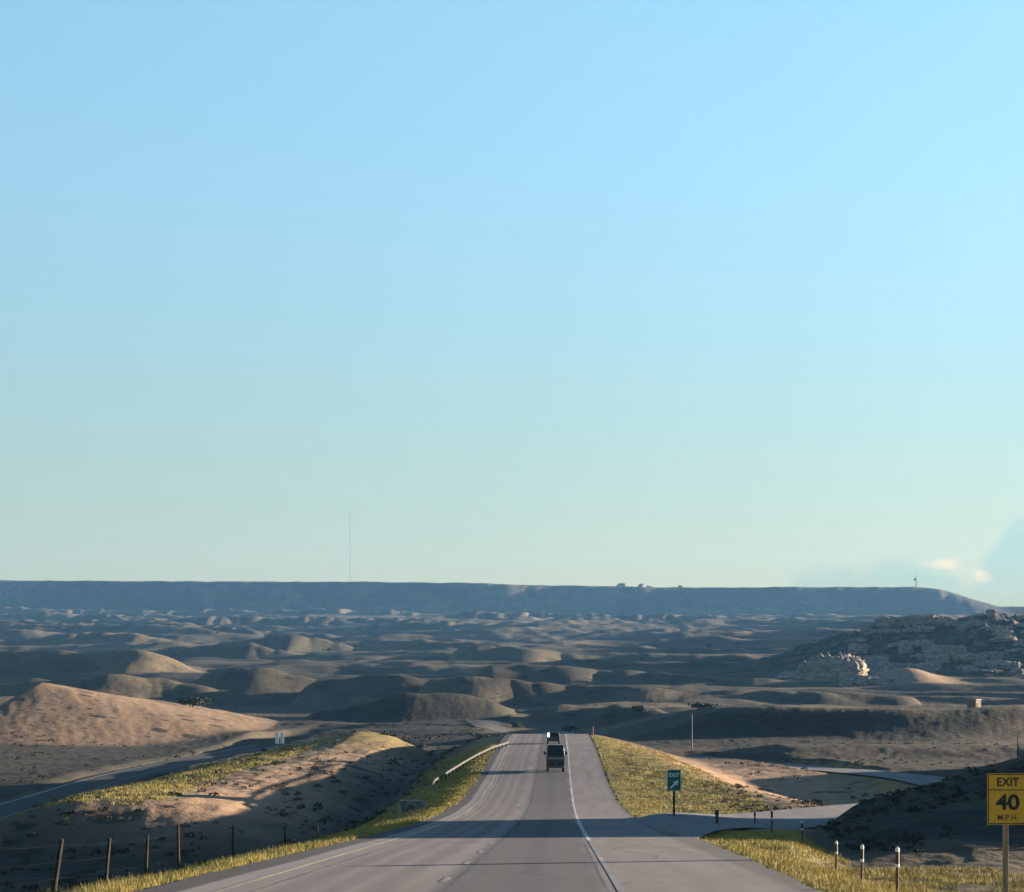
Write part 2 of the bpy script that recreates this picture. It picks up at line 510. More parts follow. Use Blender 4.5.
    # left side, piecewise linear control points blended smoothly
    def seg(x, xs, zs_):
        out = zs_[0] + 0 * x
        for i in range(len(xs) - 1):
            t = np.clip((x - xs[i]) / (xs[i + 1] - xs[i]), 0, 1)
            t = 0.5 * t + 0.5 * t * t * (3 - 2 * t)
            out = out + (zs_[i + 1] - zs_[i]) * t
        return out
    ml = -X
    left = seg(ml, [8.4, 12.8, 22, 30, 60, 70, 86, 100, 230],
               [r_ - 0.10, r_ - 0.85, r_ - hol, r_ - hol - 0.1, np.minimum(l_ + 0.4, r_ - hol + 0.6), l_ - 0.2, l_ - 0.2, l_ - 0.6, base])
    wv = 2.0 * gnoise(X / 16, Y / 22, 33)
    mlw = ml + 0.35 * wv
    pa = np.interp(mlw, [20, 24, 28, 32, 36, 40, 45, 49, 53, 60], [-17, -14.5, -12.9, -12.0, -11.5, -11.3, -11.25, -11.8, -13.3, -18])
    pb = np.interp(mlw, [15, 19, 23, 28, 34, 40, 45, 49, 53, 60], [-16.5, -14.2, -12.3, -10.9, -10.6, -10.9, -11.4, -12.1, -13.5, -18])
    tb = sstep(Y, 250, 290)
    up = pa * (1 - tb) + pb * tb - left
    up = 0.5 * (up + np.sqrt(up * up + 0.6)) - 0.15
    left = left + np.clip(up, 0, 9) * sstep(Y + 1.2 * wv, 200, 229)
    xe = np.interp(Y, [0, 100, 150, 200, 260, 340, 420], [60, 50, 32, 23, 15.5, 9.5, 8.5])
    mr = X - paved_right(Y)
    hollow_r = np.where(Y > 120, np.maximum(r_ - 4.2, -14.2), r_ - 1.6)
    er = np.maximum(xe - paved_right(Y), 2.0)
    vdrop = np.interp(Y, [0, 60, 110, 160, 260, 400], [1.3, 1.3, 1.1, 0.2, 0.0, 0.4])
    right = r_ - 0.10 - vdrop * sstep(mr, 0.3, 6.0) - np.maximum(r_ - 0.1 - vdrop - hollow_r, 0) * sstep(mr, er - 3, er + 15)
    right = right + (base - right) * sstep(X, 40, 85)
    near = np.where(X < 0, left, right)
    near = np.where((X > -8.4) & (mr < 0), r_ - 0.30, near)
    # lit grassy nose of the median far left, and a rise closing the hollow
    near = near + 2.4 * np.exp(-(((X + 33) / 8.0) ** 2 + ((Y - 425) / 45.0) ** 2))
    wn = 1 - sstep(Y, 400, 470)
    z = z * (1 - wn) + near * wn
    # road-cut spur on the right, beside the ramp
    fx = np.interp(X + 1.0 * gnoise(X / 14, Y / 11, 67), [12, 14, 16, 18.5, 23.5, 28, 45, 62, 92, 125], [0, 0.5, 1.0, 1.6, 2.5, 3.6, 9.0, 15.0, 15.5, 3.0])
    fy = sstep(Y - 0.5 * (X - 20), 90, 126) * (1 - sstep(Y - 0.6 * (X - 20), 150, 176))
    z = z + fx * fy * (1 + 0.06 * gnoise(X / 9, Y / 9, 66))
    z = z + 7.0 * sstep(X, 58, 82) * sstep(Y, 225, 255) * (1 - sstep(Y, 345, 385))  # out-of-view bank added to throw shade over the far ramp
    # small-scale ground roughness (kept off the pavement)
    off = np.minimum(sstep(-X, 8.8, 13) + sstep(mr, 0.5, 4), 1) if near_fix else 1
    ro = 0.10 * fbm(X / 2.7, Y / 4.0, 3, 70) + 0.14 * fbm(X / 13, Y / 17, 2, 71)
    z = z + ro * off * (1 - sstep(Y, 900, 1600))
    # ---- pavements cut into the ground
    kr = (1 - sstep(np.abs(X + 1.5), 7.5, 22)) * sstep(Y, 390, 430) * (1 - sstep(Y, 800, 850))
    z = z * (1 - kr) + (zr(Y) - 0.3) * kr
    z = z + 1.3 * np.exp(-((X + 22) / 22.0) ** 2) * sstep(Y, 690, 750) * (1 - sstep(Y, 790, 900))
    wl_ = (Y > -60) & (Y < 800)
    dl = np.abs(X - LX(Y))
    k = 1 - sstep(dl, 6.3, 10.5)
    k = k * (1 - sstep(Y, 640, 760))
    z = np.where(wl_, z * (1 - k) + (l_ - 0.22) * k, z)
    near_r = (Y > 85) & (Y < 520) & (X > -3) & (X < 62)
    if near_r.any():
        Xs = X[near_r]; Ys = Y[near_r]
        dist, rz_ = ramp_dist(Xs, Ys)
        kk = 1 - sstep(dist, 0.3, 3.4)
        kk = kk * sstep(Xs - paved_right(Ys), -0.5, 1.0) * (1 - sstep(Ys, 470, 515))
        zn = z[near_r]
        z[near_r] = zn * (1 - kk) + (rz_ - 0.22) * kk
    return z

def zat(x, y):
    return float(H(np.array([float(x)]), np.array([float(y)]))[0])

# ------------------------------------------------------------------ materials
def principled(name, col, rough=0.8, metal=0.0, spec=0.3, emis=None, estr=0.0):
    m = bpy.data.materials.new(name)
    m.use_nodes = True
    t = NT(m.node_tree)
    bs = t.n('ShaderNodeBsdfPrincipled', {'Roughness': rough, 'Metallic': metal, 'Specular IOR Level': spec})
    if isinstance(col, tuple): t.set(bs, 'Base Color', col)
    if emis:
        t.set(bs, 'Emission Color', emis); t.set(bs, 'Emission Strength', estr)
    t.n('ShaderNodeOutputMaterial', {'Surface': bs.outputs[0]})
    return m, t, bs

def worn(name, ca, cb, scale=6.0, rough=0.8, metal=0.0, spec=0.3, stretch=(1, 1, 1), bump=0.0):
    """two-tone weathered material in object space"""
    m, t, bs = principled(name, None, rough, metal, spec)
    tc = t.n('ShaderNodeTexCoord')
    mp = t.n('ShaderNodeMapping', {'Vector': tc.outputs['Object'], 'Scale': stretch})
    n = t.noise(mp.outputs[0], scale, 4, 0.6)
    t.set(bs, 'Base Color', t.mix(t.ramp(n, 0.35, 0.68), ca, cb))
    if bump:
        b = t.n('ShaderNodeBump', {'Height': n, 'Strength': 0.6, 'Distance': bump})
        t.set(bs, 'Normal', b.outputs[0])
    return m

def terrain_material():
    m, t, bs = principled('prairie_ground', None, 0.95, 0, 0.1)
    geo = t.n('ShaderNodeNewGeometry')
    P = geo.outputs['Position']
    big = t.noise(P, 0.006, 4, 0.6)
    mid = t.noise(P, 0.035, 5, 0.6)
    fine = t.noise(P, 0.35, 5, 0.65)
    vfine = t.noise(P, 2.2, 4, 0.7)
    dots = t.n('ShaderNodeTexVoronoi', {'Vector': P, 'Scale': 0.22, 'Randomness': 1.0}).outputs['Distance']
    dots2 = t.n('ShaderNodeTexVoronoi', {'Vector': P, 'Scale': 0.07, 'Randomness': 1.0}).outputs['Distance']
    tan = t.mix(t.ramp(mid, 0.35, 0.65), (0.138, 0.106, 0.066), (0.205, 0.158, 0.102))
    tan = t.mix(t.ramp(fine, 0.40, 0.70, 0, 0.6), tan, (0.055, 0.045, 0.026))
    sage_shade = t.mix(t.ramp(fine, 0.35, 0.65), (0.015, 0.019, 0.0185), (0.032, 0.034, 0.029))
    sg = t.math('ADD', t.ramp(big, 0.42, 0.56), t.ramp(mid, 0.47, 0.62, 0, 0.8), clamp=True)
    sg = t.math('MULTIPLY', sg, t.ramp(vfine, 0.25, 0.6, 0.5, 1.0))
    sg = t.math('MAXIMUM', t.math('MULTIPLY', sg, 0.75), t.attr('sage_shade'))  # scattered sage, plus masks that paint shade into the ground colour
    col = t.mix(sg, tan, sage_shade)
    sandc = t.mix(t.ramp(fine, 0.3, 0.7), (0.31, 0.198, 0.122), (0.40, 0.272, 0.175))
    sm = t.math('MULTIPLY', t.attr('sand'), t.ramp(mid, 0.25, 0.5, 0.55, 1.0))
    col = t.mix(sm, col, sandc)
    sandc2 = t.ramp(t.noise(P, 0.9, 4, 0.7), 0.50, 0.72)
    col = t.mix(t.math('MULTIPLY', sandc2, 0.45), col, (0.075, 0.062, 0.032))
    shr = t.math('MULTIPLY', t.ramp(dots, 0.26, 0.16), t.ramp(mid, 0.42, 0.60))
    shr2 = t.math('MULTIPLY', t.ramp(dots2, 0.22, 0.14), t.ramp(big, 0.42, 0.56))
    col = t.mix(t.math('MULTIPLY', t.math('MAXIMUM', shr, shr2), 0.85), col, (0.016, 0.019, 0.014))
    vg = t.mix(t.ramp(fine, 0.38, 0.62), (0.165, 0.138, 0.046), (0.29, 0.232, 0.078))
    vg = t.mix(t.ramp(vfine, 0.45, 0.75, 0, 0.6), vg, (0.30, 0.225, 0.09))
    vm = t.math('MULTIPLY', t.attr('verge'), t.ramp(t.math('ADD', fine, t.math('MULTIPLY', t.attr('verge'), 0.35)), 0.45, 0.75))
    col = t.mix(vm, col, vg)
    rk = t.mix(t.ramp(fine, 0.35, 0.65), (0.16, 0.138, 0.115), (0.03, 0.029, 0.026))
    col = t.mix(t.math('MULTIPLY', t.attr('rocky'), t.ramp(t.noise(P, 0.12, 4, 0.7), 0.45, 0.6)), col, rk)
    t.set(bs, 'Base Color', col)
    h = t.math('ADD', t.math('MULTIPLY', fine, 0.5), t.math('MULTIPLY', vfine, 0.12))
    b = t.n('ShaderNodeBump', {'Height': h, 'Strength': 0.8, 'Distance': 0.7})
    t.set(bs, 'Normal', b.outputs[0])
    return m

def asphalt(name, ca, cb, lanes=True):
    m, t, bs = principled(name, None, 0.92, 0, 0.08)
    geo = t.n('ShaderNodeNewGeometry')
    P = geo.outputs['Position']
    mp = t.n('ShaderNodeMapping', {'Vector': P, 'Scale': (1.0, 0.06, 1.0)})
    streak = t.noise(mp.outputs[0], 1.1, 4, 0.6)
    blot = t.noise(P, 0.12, 4, 0.6)
    grain = t.noise(P, 9.0, 3, 0.7)
    col = t.mix(t.ramp(streak, 0.3, 0.7), ca, cb)
    col = t.mix(t.ramp(blot, 0.5, 0.75, 0, 0.35), col, tuple(c * 0.72 for c in ca))
    if lanes:
        sx = t.n('ShaderNodeSeparateXYZ', {0: P}).outputs['X']
        wob = t.math('ADD', sx, t.math('MULTIPLY', t.math('SUBTRACT', streak, 0.5), 0.5))
        # right lane was laid in a bluer, darker mix; two worn wheel paths in each lane
        rl = t.math('MULTIPLY', t.ramp(wob, -2.75, -2.35), t.ramp(wob, 1.25, 0.75))
        col = t.mix(t.math('MULTIPLY', rl, 0.9), col, t.mix(streak, (0.080, 0.085, 0.098), (0.110, 0.113, 0.125)))
        for c in (-5.4, -3.6, -1.55, 0.25):
            wp = t.ramp(t.math('ABSOLUTE', t.math('SUBTRACT', wob, c)), 0.55, 0.1)
            col = t.mix(t.math('MULTIPLY', wp, 0.55), col, tuple(v * 0.62 for v in ca))
        col = t.mix(t.math('MULTIPLY', t.ramp(wob, -6.75, -7.0), 0.6), col, (0.26, 0.25, 0.24))
        oe = t.ramp(wob, -7.35, -7.55)
        col = t.mix(t.math('MULTIPLY', oe, 0.92), col, (0.050, 0.050, 0.056))
        re = t.ramp(wob, 4.55, 4.95)
        col = t.mix(t.math('MULTIPLY', re, 0.55), col, (0.075, 0.072, 0.072))
        for c in (-2.28, -6.05, 0.98):
            sm = t.ramp(t.math('ABSOLUTE', t.math('SUBTRACT', t.math('ADD', sx, t.math('MULTIPLY', streak, 0.12)), c + 0.06)), 0.07, 0.02)
            col = t.mix(t.math('MULTIPLY', sm, t.ramp(blot, 0.35, 0.55, 0.25, 0.75)), col, (0.045, 0.045, 0.048))
        for c in (-4.5, -0.65):
            oil = t.ramp(t.math('ABSOLUTE', t.math('SUBTRACT', wob, c)), 0.5, 0.05)
            col = t.mix(t.math('MULTIPLY', oil, t.ramp(streak, 0.4, 0.65, 0.1, 0.5)), col, (0.06, 0.06, 0.064))
        # sealed cracks across and along
        mp2 = t.n('ShaderNodeMapping', {'Vector': P, 'Scale': (0.10, 0.055, 1.0)})
        vr = t.n('ShaderNodeTexVoronoi', {'Vector': mp2.outputs[0], 'Scale': 1.0}, feature='DISTANCE_TO_EDGE')
        ck = t.ramp(vr.outputs[0], 0.008, 0.002)
        col = t.mix(t.math('MULTIPLY', ck, t.ramp(blot, 0.36, 0.55, 0, 0.5)), col, (0.03, 0.03, 0.032))
    col = t.mix(t.ramp(grain, 0.35, 0.75, 0.0, 0.25), col, (0.24, 0.23, 0.22))
    t.set(bs, 'Base Color', col)
    b = t.n('ShaderNodeBump', {'Height': grain, 'Strength': 0.25, 'Distance': 0.01})
    t.set(bs, 'Normal', b.outputs[0])
    return m

def marking(name, c, wear=0.0):
    m, t, bs = principled(name, None, 0.7, 0, 0.3)
    geo = t.n('ShaderNodeNewGeometry')
    P = geo.outputs['Position']
    n = t.noise(P, 3.0, 5, 0.75)
    n2 = t.noise(P, 0.08, 3, 0.6)
    f = t.ramp(t.math('ADD', n, t.math('MULTIPLY', n2, 0.5)), 0.62 - wear, 0.92 - wear)
    t.set(bs, 'Base Color', t.mix(f, c, (0.17, 0.17, 0.17)))
    return m

def foliage(name, ca, cb):
    m, t, bs = principled(name, None, 0.75, 0, 0.15)
    tc = t.n('ShaderNodeNewGeometry')
    n = t.noise(tc.outputs['Position'], 1.3, 3, 0.6)
    col = t.mix(t.ramp(n, 0.3, 0.7), ca, cb)
    t.set(bs, 'Base Color', col)
    tr = t.n('ShaderNodeBsdfTranslucent', {'Color': col})
    mx = t.n('ShaderNodeMixShader', {0: 0.3, 1: bs.outputs[0], 2: tr.outputs[0]})
    t.n('ShaderNodeOutputMaterial', {'Surface': mx.outputs[0]})
    return m

M = {}
M['terrain'] = terrain_material()
M['asphalt'] = asphalt('highway_asphalt', (0.200, 0.182, 0.176), (0.255, 0.232, 0.224))
M['asphalt_old'] = asphalt('old_asphalt', (0.042, 0.042, 0.044), (0.06, 0.059, 0.058), lanes=False)
M['asphalt_dark'] = asphalt('dark_asphalt', (0.042, 0.043, 0.046), (0.055, 0.056, 0.058), lanes=False)
M['asphalt_blue'] = asphalt('grey_asphalt', (0.17, 0.17, 0.175), (0.22, 0.22, 0.22), lanes=False)
M['white_line'] = marking('white_road_paint', (0.62, 0.62, 0.60))
M['yellow_line'] = marking('yellow_road_paint', (0.50, 0.40, 0.22))
M['faded_line'] = marking('faded_road_paint', (0.42, 0.42, 0.40), 0.17)
M['grass'] = foliage('dry_grass_blades', (0.21, 0.178, 0.046), (0.39, 0.315, 0.098))
M['sage_shade'] = foliage('sagebrush_leaves', (0.026, 0.030, 0.021), (0.058, 0.056, 0.037))
M['juniper'] = foliage('juniper_leaves', (0.022, 0.030, 0.016), (0.050, 0.056, 0.030))
M['bark'] = worn('bark', (0.06, 0.045, 0.03), (0.10, 0.075, 0.05), 8)
M['old_wood'] = worn('weathered_post_wood', (0.016, 0.013, 0.011), (0.038, 0.031, 0.025), 9, 0.9, stretch=(1, 1, 0.15), bump=0.01)
M['sign_wood'] = worn('grey_sign_post_wood', (0.20, 0.15, 0.10), (0.32, 0.25, 0.18), 7, 0.85, stretch=(1, 1, 0.12), bump=0.006)
M['wire'] = worn('rusty_wire', (0.03, 0.024, 0.02), (0.05, 0.045, 0.04), 4, 0.8, 0.1)
M['galv'] = worn('galvanised_steel', (0.040, 0.040, 0.038), (0.058, 0.057, 0.053), 2.5, 0.8, 0.0)
M['steel_dark'] = worn('dark_steel', (0.07, 0.07, 0.07), (0.12, 0.115, 0.11), 3, 0.6, 0.3)
M['concrete'] = worn('pale_concrete', (0.15, 0.145, 0.135), (0.24, 0.23, 0.215), 1.2, 0.9, bump=0.02)
M['sign_yellow'] = worn('yellow_sign_face', (0.50, 0.29, 0.012), (0.60, 0.355, 0.02), 2.0, 0.5, 0, 0.4)
M['sign_black'] = worn('black_sign_legend', (0.012, 0.012, 0.012), (0.025, 0.022, 0.02), 4, 0.6)
M['sign_green'] = worn('green_sign_face', (0.008, 0.10, 0.075), (0.012, 0.135, 0.10), 2.0, 0.45, 0, 0.4)
M['sign_white'] = worn('white_sign_legend', (0.62, 0.65, 0.64), (0.75, 0.78, 0.76), 3, 0.5)
M['sign_back'] = worn('pale_sign_sheet', (0.60, 0.61, 0.62), (0.75, 0.76, 0.76), 3, 0.4, 0.1)
M['mark_black'] = worn('black_marker_plastic', (0.015, 0.015, 0.016), (0.035, 0.033, 0.03), 10, 0.55)
M['mark_white'] = worn('white_reflective_band', (0.46, 0.47, 0.47), (0.58, 0.58, 0.56), 14, 0.4)
M['mark_brown'] = worn('brown_marker_post', (0.055, 0.040, 0.028), (0.10, 0.075, 0.052), 10, 0.8, stretch=(1, 1, 0.2))
M['track'] = worn('pale_track_dirt', (0.17, 0.15, 0.125), (0.23, 0.20, 0.165), 0.4, 0.95)
M['rock'] = None
M['van_paint'] = worn('black_van_paint', (0.008, 0.009, 0.012), (0.016, 0.017, 0.020), 2, 0.28, 0.2, 0.5)
M['glass'] = worn('dark_window_glass', (0.012, 0.018, 0.022), (0.022, 0.028, 0.032), 1.5, 0.4, 0, 0.12)
M['chrome'] = worn('dull_chrome', (0.45, 0.45, 0.46), (0.56, 0.56, 0.57), 4, 0.3, 0.8)
M['tail'] = worn('red_lamp_plastic', (0.16, 0.008, 0.008), (0.24, 0.015, 0.012), 9, 0.3)
M['tyre'] = worn('tyre_rubber', (0.012, 0.012, 0.012), (0.022, 0.021, 0.02), 6, 0.9)
M['silver'] = worn('grey_car_paint', (0.045, 0.048, 0.055), (0.06, 0.062, 0.07), 2, 0.4, 0.2, 0.3)
M['plate'] = worn('pale_number_plate', (0.5, 0.52, 0.55), (0.6, 0.6, 0.6), 8, 0.5)
M['lamp'] = principled('bright_white_glint', (0.9, 0.9, 0.9), 0.3, emis=(0.92, 0.97, 1.0), estr=0.5)[0]  # glowing material for the painted glint on the far car
M['hut'] = worn('beige_block_wall', (0.12, 0.095, 0.072), (0.17, 0.135, 0.108), 0.8, 0.9)
M['hut_roof'] = worn('grey_flat_roof', (0.16, 0.15, 0.14), (0.22, 0.21, 0.20), 0.8, 0.8)
M['red_post'] = worn('rust_red_post', (0.20, 0.055, 0.035), (0.28, 0.09, 0.06), 6, 0.7)

def rock_material():
    m, t, bs = principled('layered_sandstone', None, 0.95, 0, 0.1)
    geo = t.n('ShaderNodeNewGeometry')
    P = geo.outputs['Position']
    mp = t.n('ShaderNodeMapping', {'Vector': P, 'Scale': (0.25, 0.25, 1.6)})
    n = t.noise(mp.outputs[0], 0.7, 5, 0.65, 0.4)
    n2 = t.noise(P, 0.3, 5, 0.7)
    col = t.mix(t.ramp(n, 0.35, 0.65), (0.19, 0.16, 0.13), (0.34, 0.285, 0.23))
    col = t.mix(t.ramp(n2, 0.52, 0.66, 0, 0.75), col, (0.03, 0.027, 0.024))
    t.set(bs, 'Base Color', col)
    b = t.n('ShaderNodeBump', {'Height': t.math('ADD', n, n2), 'Strength': 0.8, 'Distance': 0.8})
    t.set(bs, 'Normal', b.outputs[0])
    return m
M['rock'] = rock_material()

# ------------------------------------------------------------------ the ground, one sheet
def build_terrain():
    NR, NC = 1250, 1050
    s = np.linspace(math.log(30.0), math.log(9080.0), NR)
    d = np.exp(s) - 80.0
    t = np.linspace(-1, 1, NC)
    u = np.where(np.abs(t) < 2, 0.30 * t + 0.16 * t ** 3, 0) + 0.02
    Y = np.repeat(d[:, None], NC, 1)
    X = (d[:, None] + 80.0) * u[None, :]
    Z = np.empty_like(X)
    for i in range(0, NR, 125):
        Z[i:i + 125] = H(X[i:i + 125], Y[i:i + 125])
    V = np.stack([X, Y, Z], -1).reshape(-1, 3)
    wob = 1.6 * fbm(X / 9.0, Y / 14.0, 3, 300)
    mr = X - paved_right(Y)
    rd, _ = np.full(X.shape, 99.0), None
    k = (Y > 85) & (Y < 520) & (X > -3) & (X < 62)
    rd[k] = ramp_dist(X[k], Y[k])[0] + 4.0
    fade = 1 - sstep(Y, 380, 470)
    xe = np.interp(Y, [0, 100, 150, 200, 260, 340, 420], [17, 12, 14, 21, 15.5, 10, 9.0])
    vl = sstep(X, -14.5 + wob, -12.0 + wob) * sstep(-X, 7.9, 8.2)
    vr = sstep(mr, -0.4, 0.0) * (1 - sstep(X + wob, xe - 4, xe + 2))
    verge = np.maximum(vl, vr) * fade
    rampv = (1 - sstep(rd + wob, 5.0, 8.0)) * fade
    # grassy shoulder of the opposing carriageway, sandy median beyond
    dl = np.abs(X - LX(Y))
    medg = sstep(-X, 42 + wob, 47 + wob) * (1 - sstep(dl, 5, 12.0)) * 0 + np.exp(-((X + 46 + wob) / 8.5) ** 2) * sstep(Y, 218, 240) * (1 - sstep(Y, 460, 520))
    nose = np.exp(-(((X + 34) / 12.0) ** 2 + ((Y - 425) / 60.0) ** 2))
    verge = np.clip(np.maximum.reduce([verge, 0.85 * rampv, medg * 0.9, nose]), 0, 1)
    sand = np.exp(-((X + 34 + wob * 2) / 12.0) ** 2) * sstep(Y, 195, 235) * (1 - sstep(Y, 340, 420))
    sand = np.maximum(sand, sstep(X + wob, xe - 5, xe + 1) * (1 - sstep(X, xe + 22, xe + 34)) * sstep(Y, 150, 175) * (1 - sstep(Y, 330, 420)))
    a = np.where(X > -149, (X + 149) / 68.0, (-149 - X) / 6.0)
    b = np.where(Y < 690, (690 - Y) / 70.0, (Y - 690) / 150.0)
    sand = np.maximum(sand, 0.50 * (1 - sstep(np.sqrt(a ** 2 + 0.45 * b ** 2), 0.85, 1.0)))
    sand = np.maximum(sand, np.exp(-(((X - 190) / 24.0) ** 2 + ((Y - 1300) / 55.0) ** 2)))
    sage_shade = 0.9 * sstep(-X, 14 + wob, 18 + wob) * (1 - sstep(-X, 27 + wob, 33 + wob) * sstep(Y + 3 * wob, 205, 235)) * fade * (1 - 0.5 * sstep(-X, 80, 90))  # dark sage cover that also paints the shade of the left hollow
    sage_shade = np.maximum(sage_shade, 0.85 * sstep(LX(Y) - X, 6.3, 8.5 + 0.5 * wob) * sstep(Y, 200, 260) * (1 - sstep(Y + 2 * wob, 600, 640)) * sstep(X, -260, -200))  # dark cover in place of shade on the bank past the opposing carriageway
    sage_shade = np.maximum(sage_shade, 0.85 * sstep(X + wob, xe + 14, xe + 20) * sstep(Y, 185, 215) * (1 - sstep(Y + 3 * wob, 425, 445)))  # shade of the right hollow painted as dark cover
    sage_shade = np.maximum(sage_shade, 0.88 * sstep(X, 8, 20) * (1 - sstep(X + 3 * wob, 70, 120)) * sstep(Y, 500, 530) * (1 - sstep(Y + 2 * wob, 592, 606)))  # long ridge's front face coloured dark, as in shade
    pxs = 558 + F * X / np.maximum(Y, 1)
    sage_shade = np.maximum(sage_shade, 0.85 * sstep(pxs + 4 * wob, 262, 300) * (1 - sstep(pxs + 4 * wob, 500, 545)) * sstep(Y, 470, 540) * (1 - sstep(Y + 30 * wob, 900, 1050)))  # valley bottom darkened to read as shaded ground
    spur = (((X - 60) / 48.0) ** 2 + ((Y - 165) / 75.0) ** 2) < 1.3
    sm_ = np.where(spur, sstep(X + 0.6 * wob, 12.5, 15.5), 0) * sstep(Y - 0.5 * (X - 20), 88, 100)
    sage_shade = np.maximum(sage_shade, 0.95 * sm_)  # shaded side of the spur deepened with the same dark cover
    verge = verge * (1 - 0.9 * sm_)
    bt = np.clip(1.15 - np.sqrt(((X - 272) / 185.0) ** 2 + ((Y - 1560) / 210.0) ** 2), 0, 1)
    sage_shade = np.maximum(sage_shade, 0.95 * sstep(bt, 0.03, 0.2))  # butte slopes painted dark, as if turned from the sun
    rocky = sstep(bt, 0.1, 0.4)
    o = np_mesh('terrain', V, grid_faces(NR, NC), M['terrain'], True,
                {'verge': verge.ravel(), 'sand': sand.ravel(), 'sage_shade': sage_shade.ravel(), 'rocky': rocky.ravel()})
    tag(o, kind='structure')
build_terrain()

# ------------------------------------------------------------------ pavements
def ribbon(name, cx, cy, cz, wl, wr, mat, lift=0.0, nacross=2, kind='structure'):
    """strip along a centreline; wl / wr: offsets to the left and right edge"""
    cx, cy, cz = map(np.asarray, (cx, cy, cz))
    tx = np.gradient(cx); ty = np.gradient(cy); L = np.hypot(tx, ty); tx /= L; ty /= L
    wl = np.broadcast_to(wl, cx.shape); wr = np.broadcast_to(wr, cx.shape)
    f = np.linspace(0, 1, nacross)
    off = wl[:, None] * (1 - f) + wr[:, None] * f
    X = cx[:, None] + ty[:, None] * off; Y = cy[:, None] - tx[:, None] * off
    Z = np.repeat(cz[:, None], nacross, 1) + lift
    o = np_mesh(name, np.stack([X, Y, Z], -1).reshape(-1, 3), grid_faces(len(cx), nacross), mat, True)
    if kind: tag(o, kind=kind)
    return o

ys = np.concatenate([np.arange(-55, 500, 2.0), np.arange(500, 815, 6)])
zero = np.zeros_like(ys)
edge_wob = 0.16 * fbm(ys / 3.0, zero, 3, 400)
ribbon('highway', zero, ys, zr(ys), -8.35 + edge_wob, paved_right(ys) + 0.05 - edge_wob, M['asphalt'], 0.0, 6)
def marks(name, x0, x1, y0, y1, mat, dash=None):
    segs = [(y0, y1)] if dash is None else [(a, min(a + dash[0], y1)) for a in np.arange(y0, y1, dash[1])]
    V, Fs = [], []
    for a, b in segs:
        yy = np.linspace(a, b, max(2, int((b - a) / 2)))
        n0 = len(V)
        for y in yy:
            z = float(zr(y)) + 0.006
            V += [(x0, y, z), (x1, y, z)]
        for i in range(len(yy) - 1):
            k = n0 + 2 * i
            Fs.append((k, k + 1, k + 3, k + 2))
    o = np_mesh(name, V, Fs, mat)
    tag(o, kind='structure')
marks('lane_dashes', -2.58, -2.42, -9, 400, M['faded_line'], (3.05, 12.2))
marks('right_edge_line', 1.16, 1.34, 96, 420, M['white_line'])
marks('right_edge_line', 1.18, 1.32, -10, 96, M['faded_line'])
marks('left_edge_line', -6.78, -6.62, -50, 420, M['yellow_line'])

# exit ramp: blends out of the highway's right edge
_f = np.linspace(0, 1, 8)[None, :]
_RX = _ro[:, 0][:, None] * (1 - _f) + _ri[:, 0][:, None] * _f
_RY = _ro[:, 1][:, None] * (1 - _f) + _ri[:, 1][:, None] * _f
_RZ = ramp_z(np.repeat(_kk[:, None], 8, 1), _RY, 0) - 0.012
tag(np_mesh('exit_ramp', np.stack([_RX, _RY, _RZ], -1).reshape(-1, 3), grid_faces(200, 8), M['asphalt_blue'], True), kind='structure')

# opposing carriageway
ly = np.concatenate([np.arange(-40, 640, 4.0)])
lxc = LX(ly)
ribbon('opposing_carriageway', lxc, ly, zl(ly), -5.6, 5.6, M['asphalt_old'], 0, 4)
ribbon('opposing_edge_line', lxc, ly, zl(ly), -5.3, -4.7, M['faded_line'], 0.006)
ribbon('opposing_edge_line', lxc, ly, zl(ly), 1.8, 2.0, M['faded_line'], 0.006)

def draped(name, pts, width, mat, lift=0.05, n=40, wob=0.0):
    pts = np.array(pts, float)
    t = np.linspace(0, len(pts) - 1, n)
    k = np.arange(len(pts))
    cx = np.interp(t, k, pts[:, 0]); cy = np.interp(t, k, pts[:, 1])
    tx = np.gradient(cx); ty = np.gradient(cy); L = np.hypot(tx, ty); tx /= L; ty /= L
    f = np.linspace(-0.5, 0.5, 7) * width
    X = cx[:, None] + ty[:, None] * f; Y = cy[:, None] - tx[:, None] * f
    Z = H(X, Y) + lift
    o = np_mesh(name, np.stack([X, Y, Z], -1).reshape(-1, 3), grid_faces(n, 7), mat, True)
    tag(o, kind='structure')
    return o

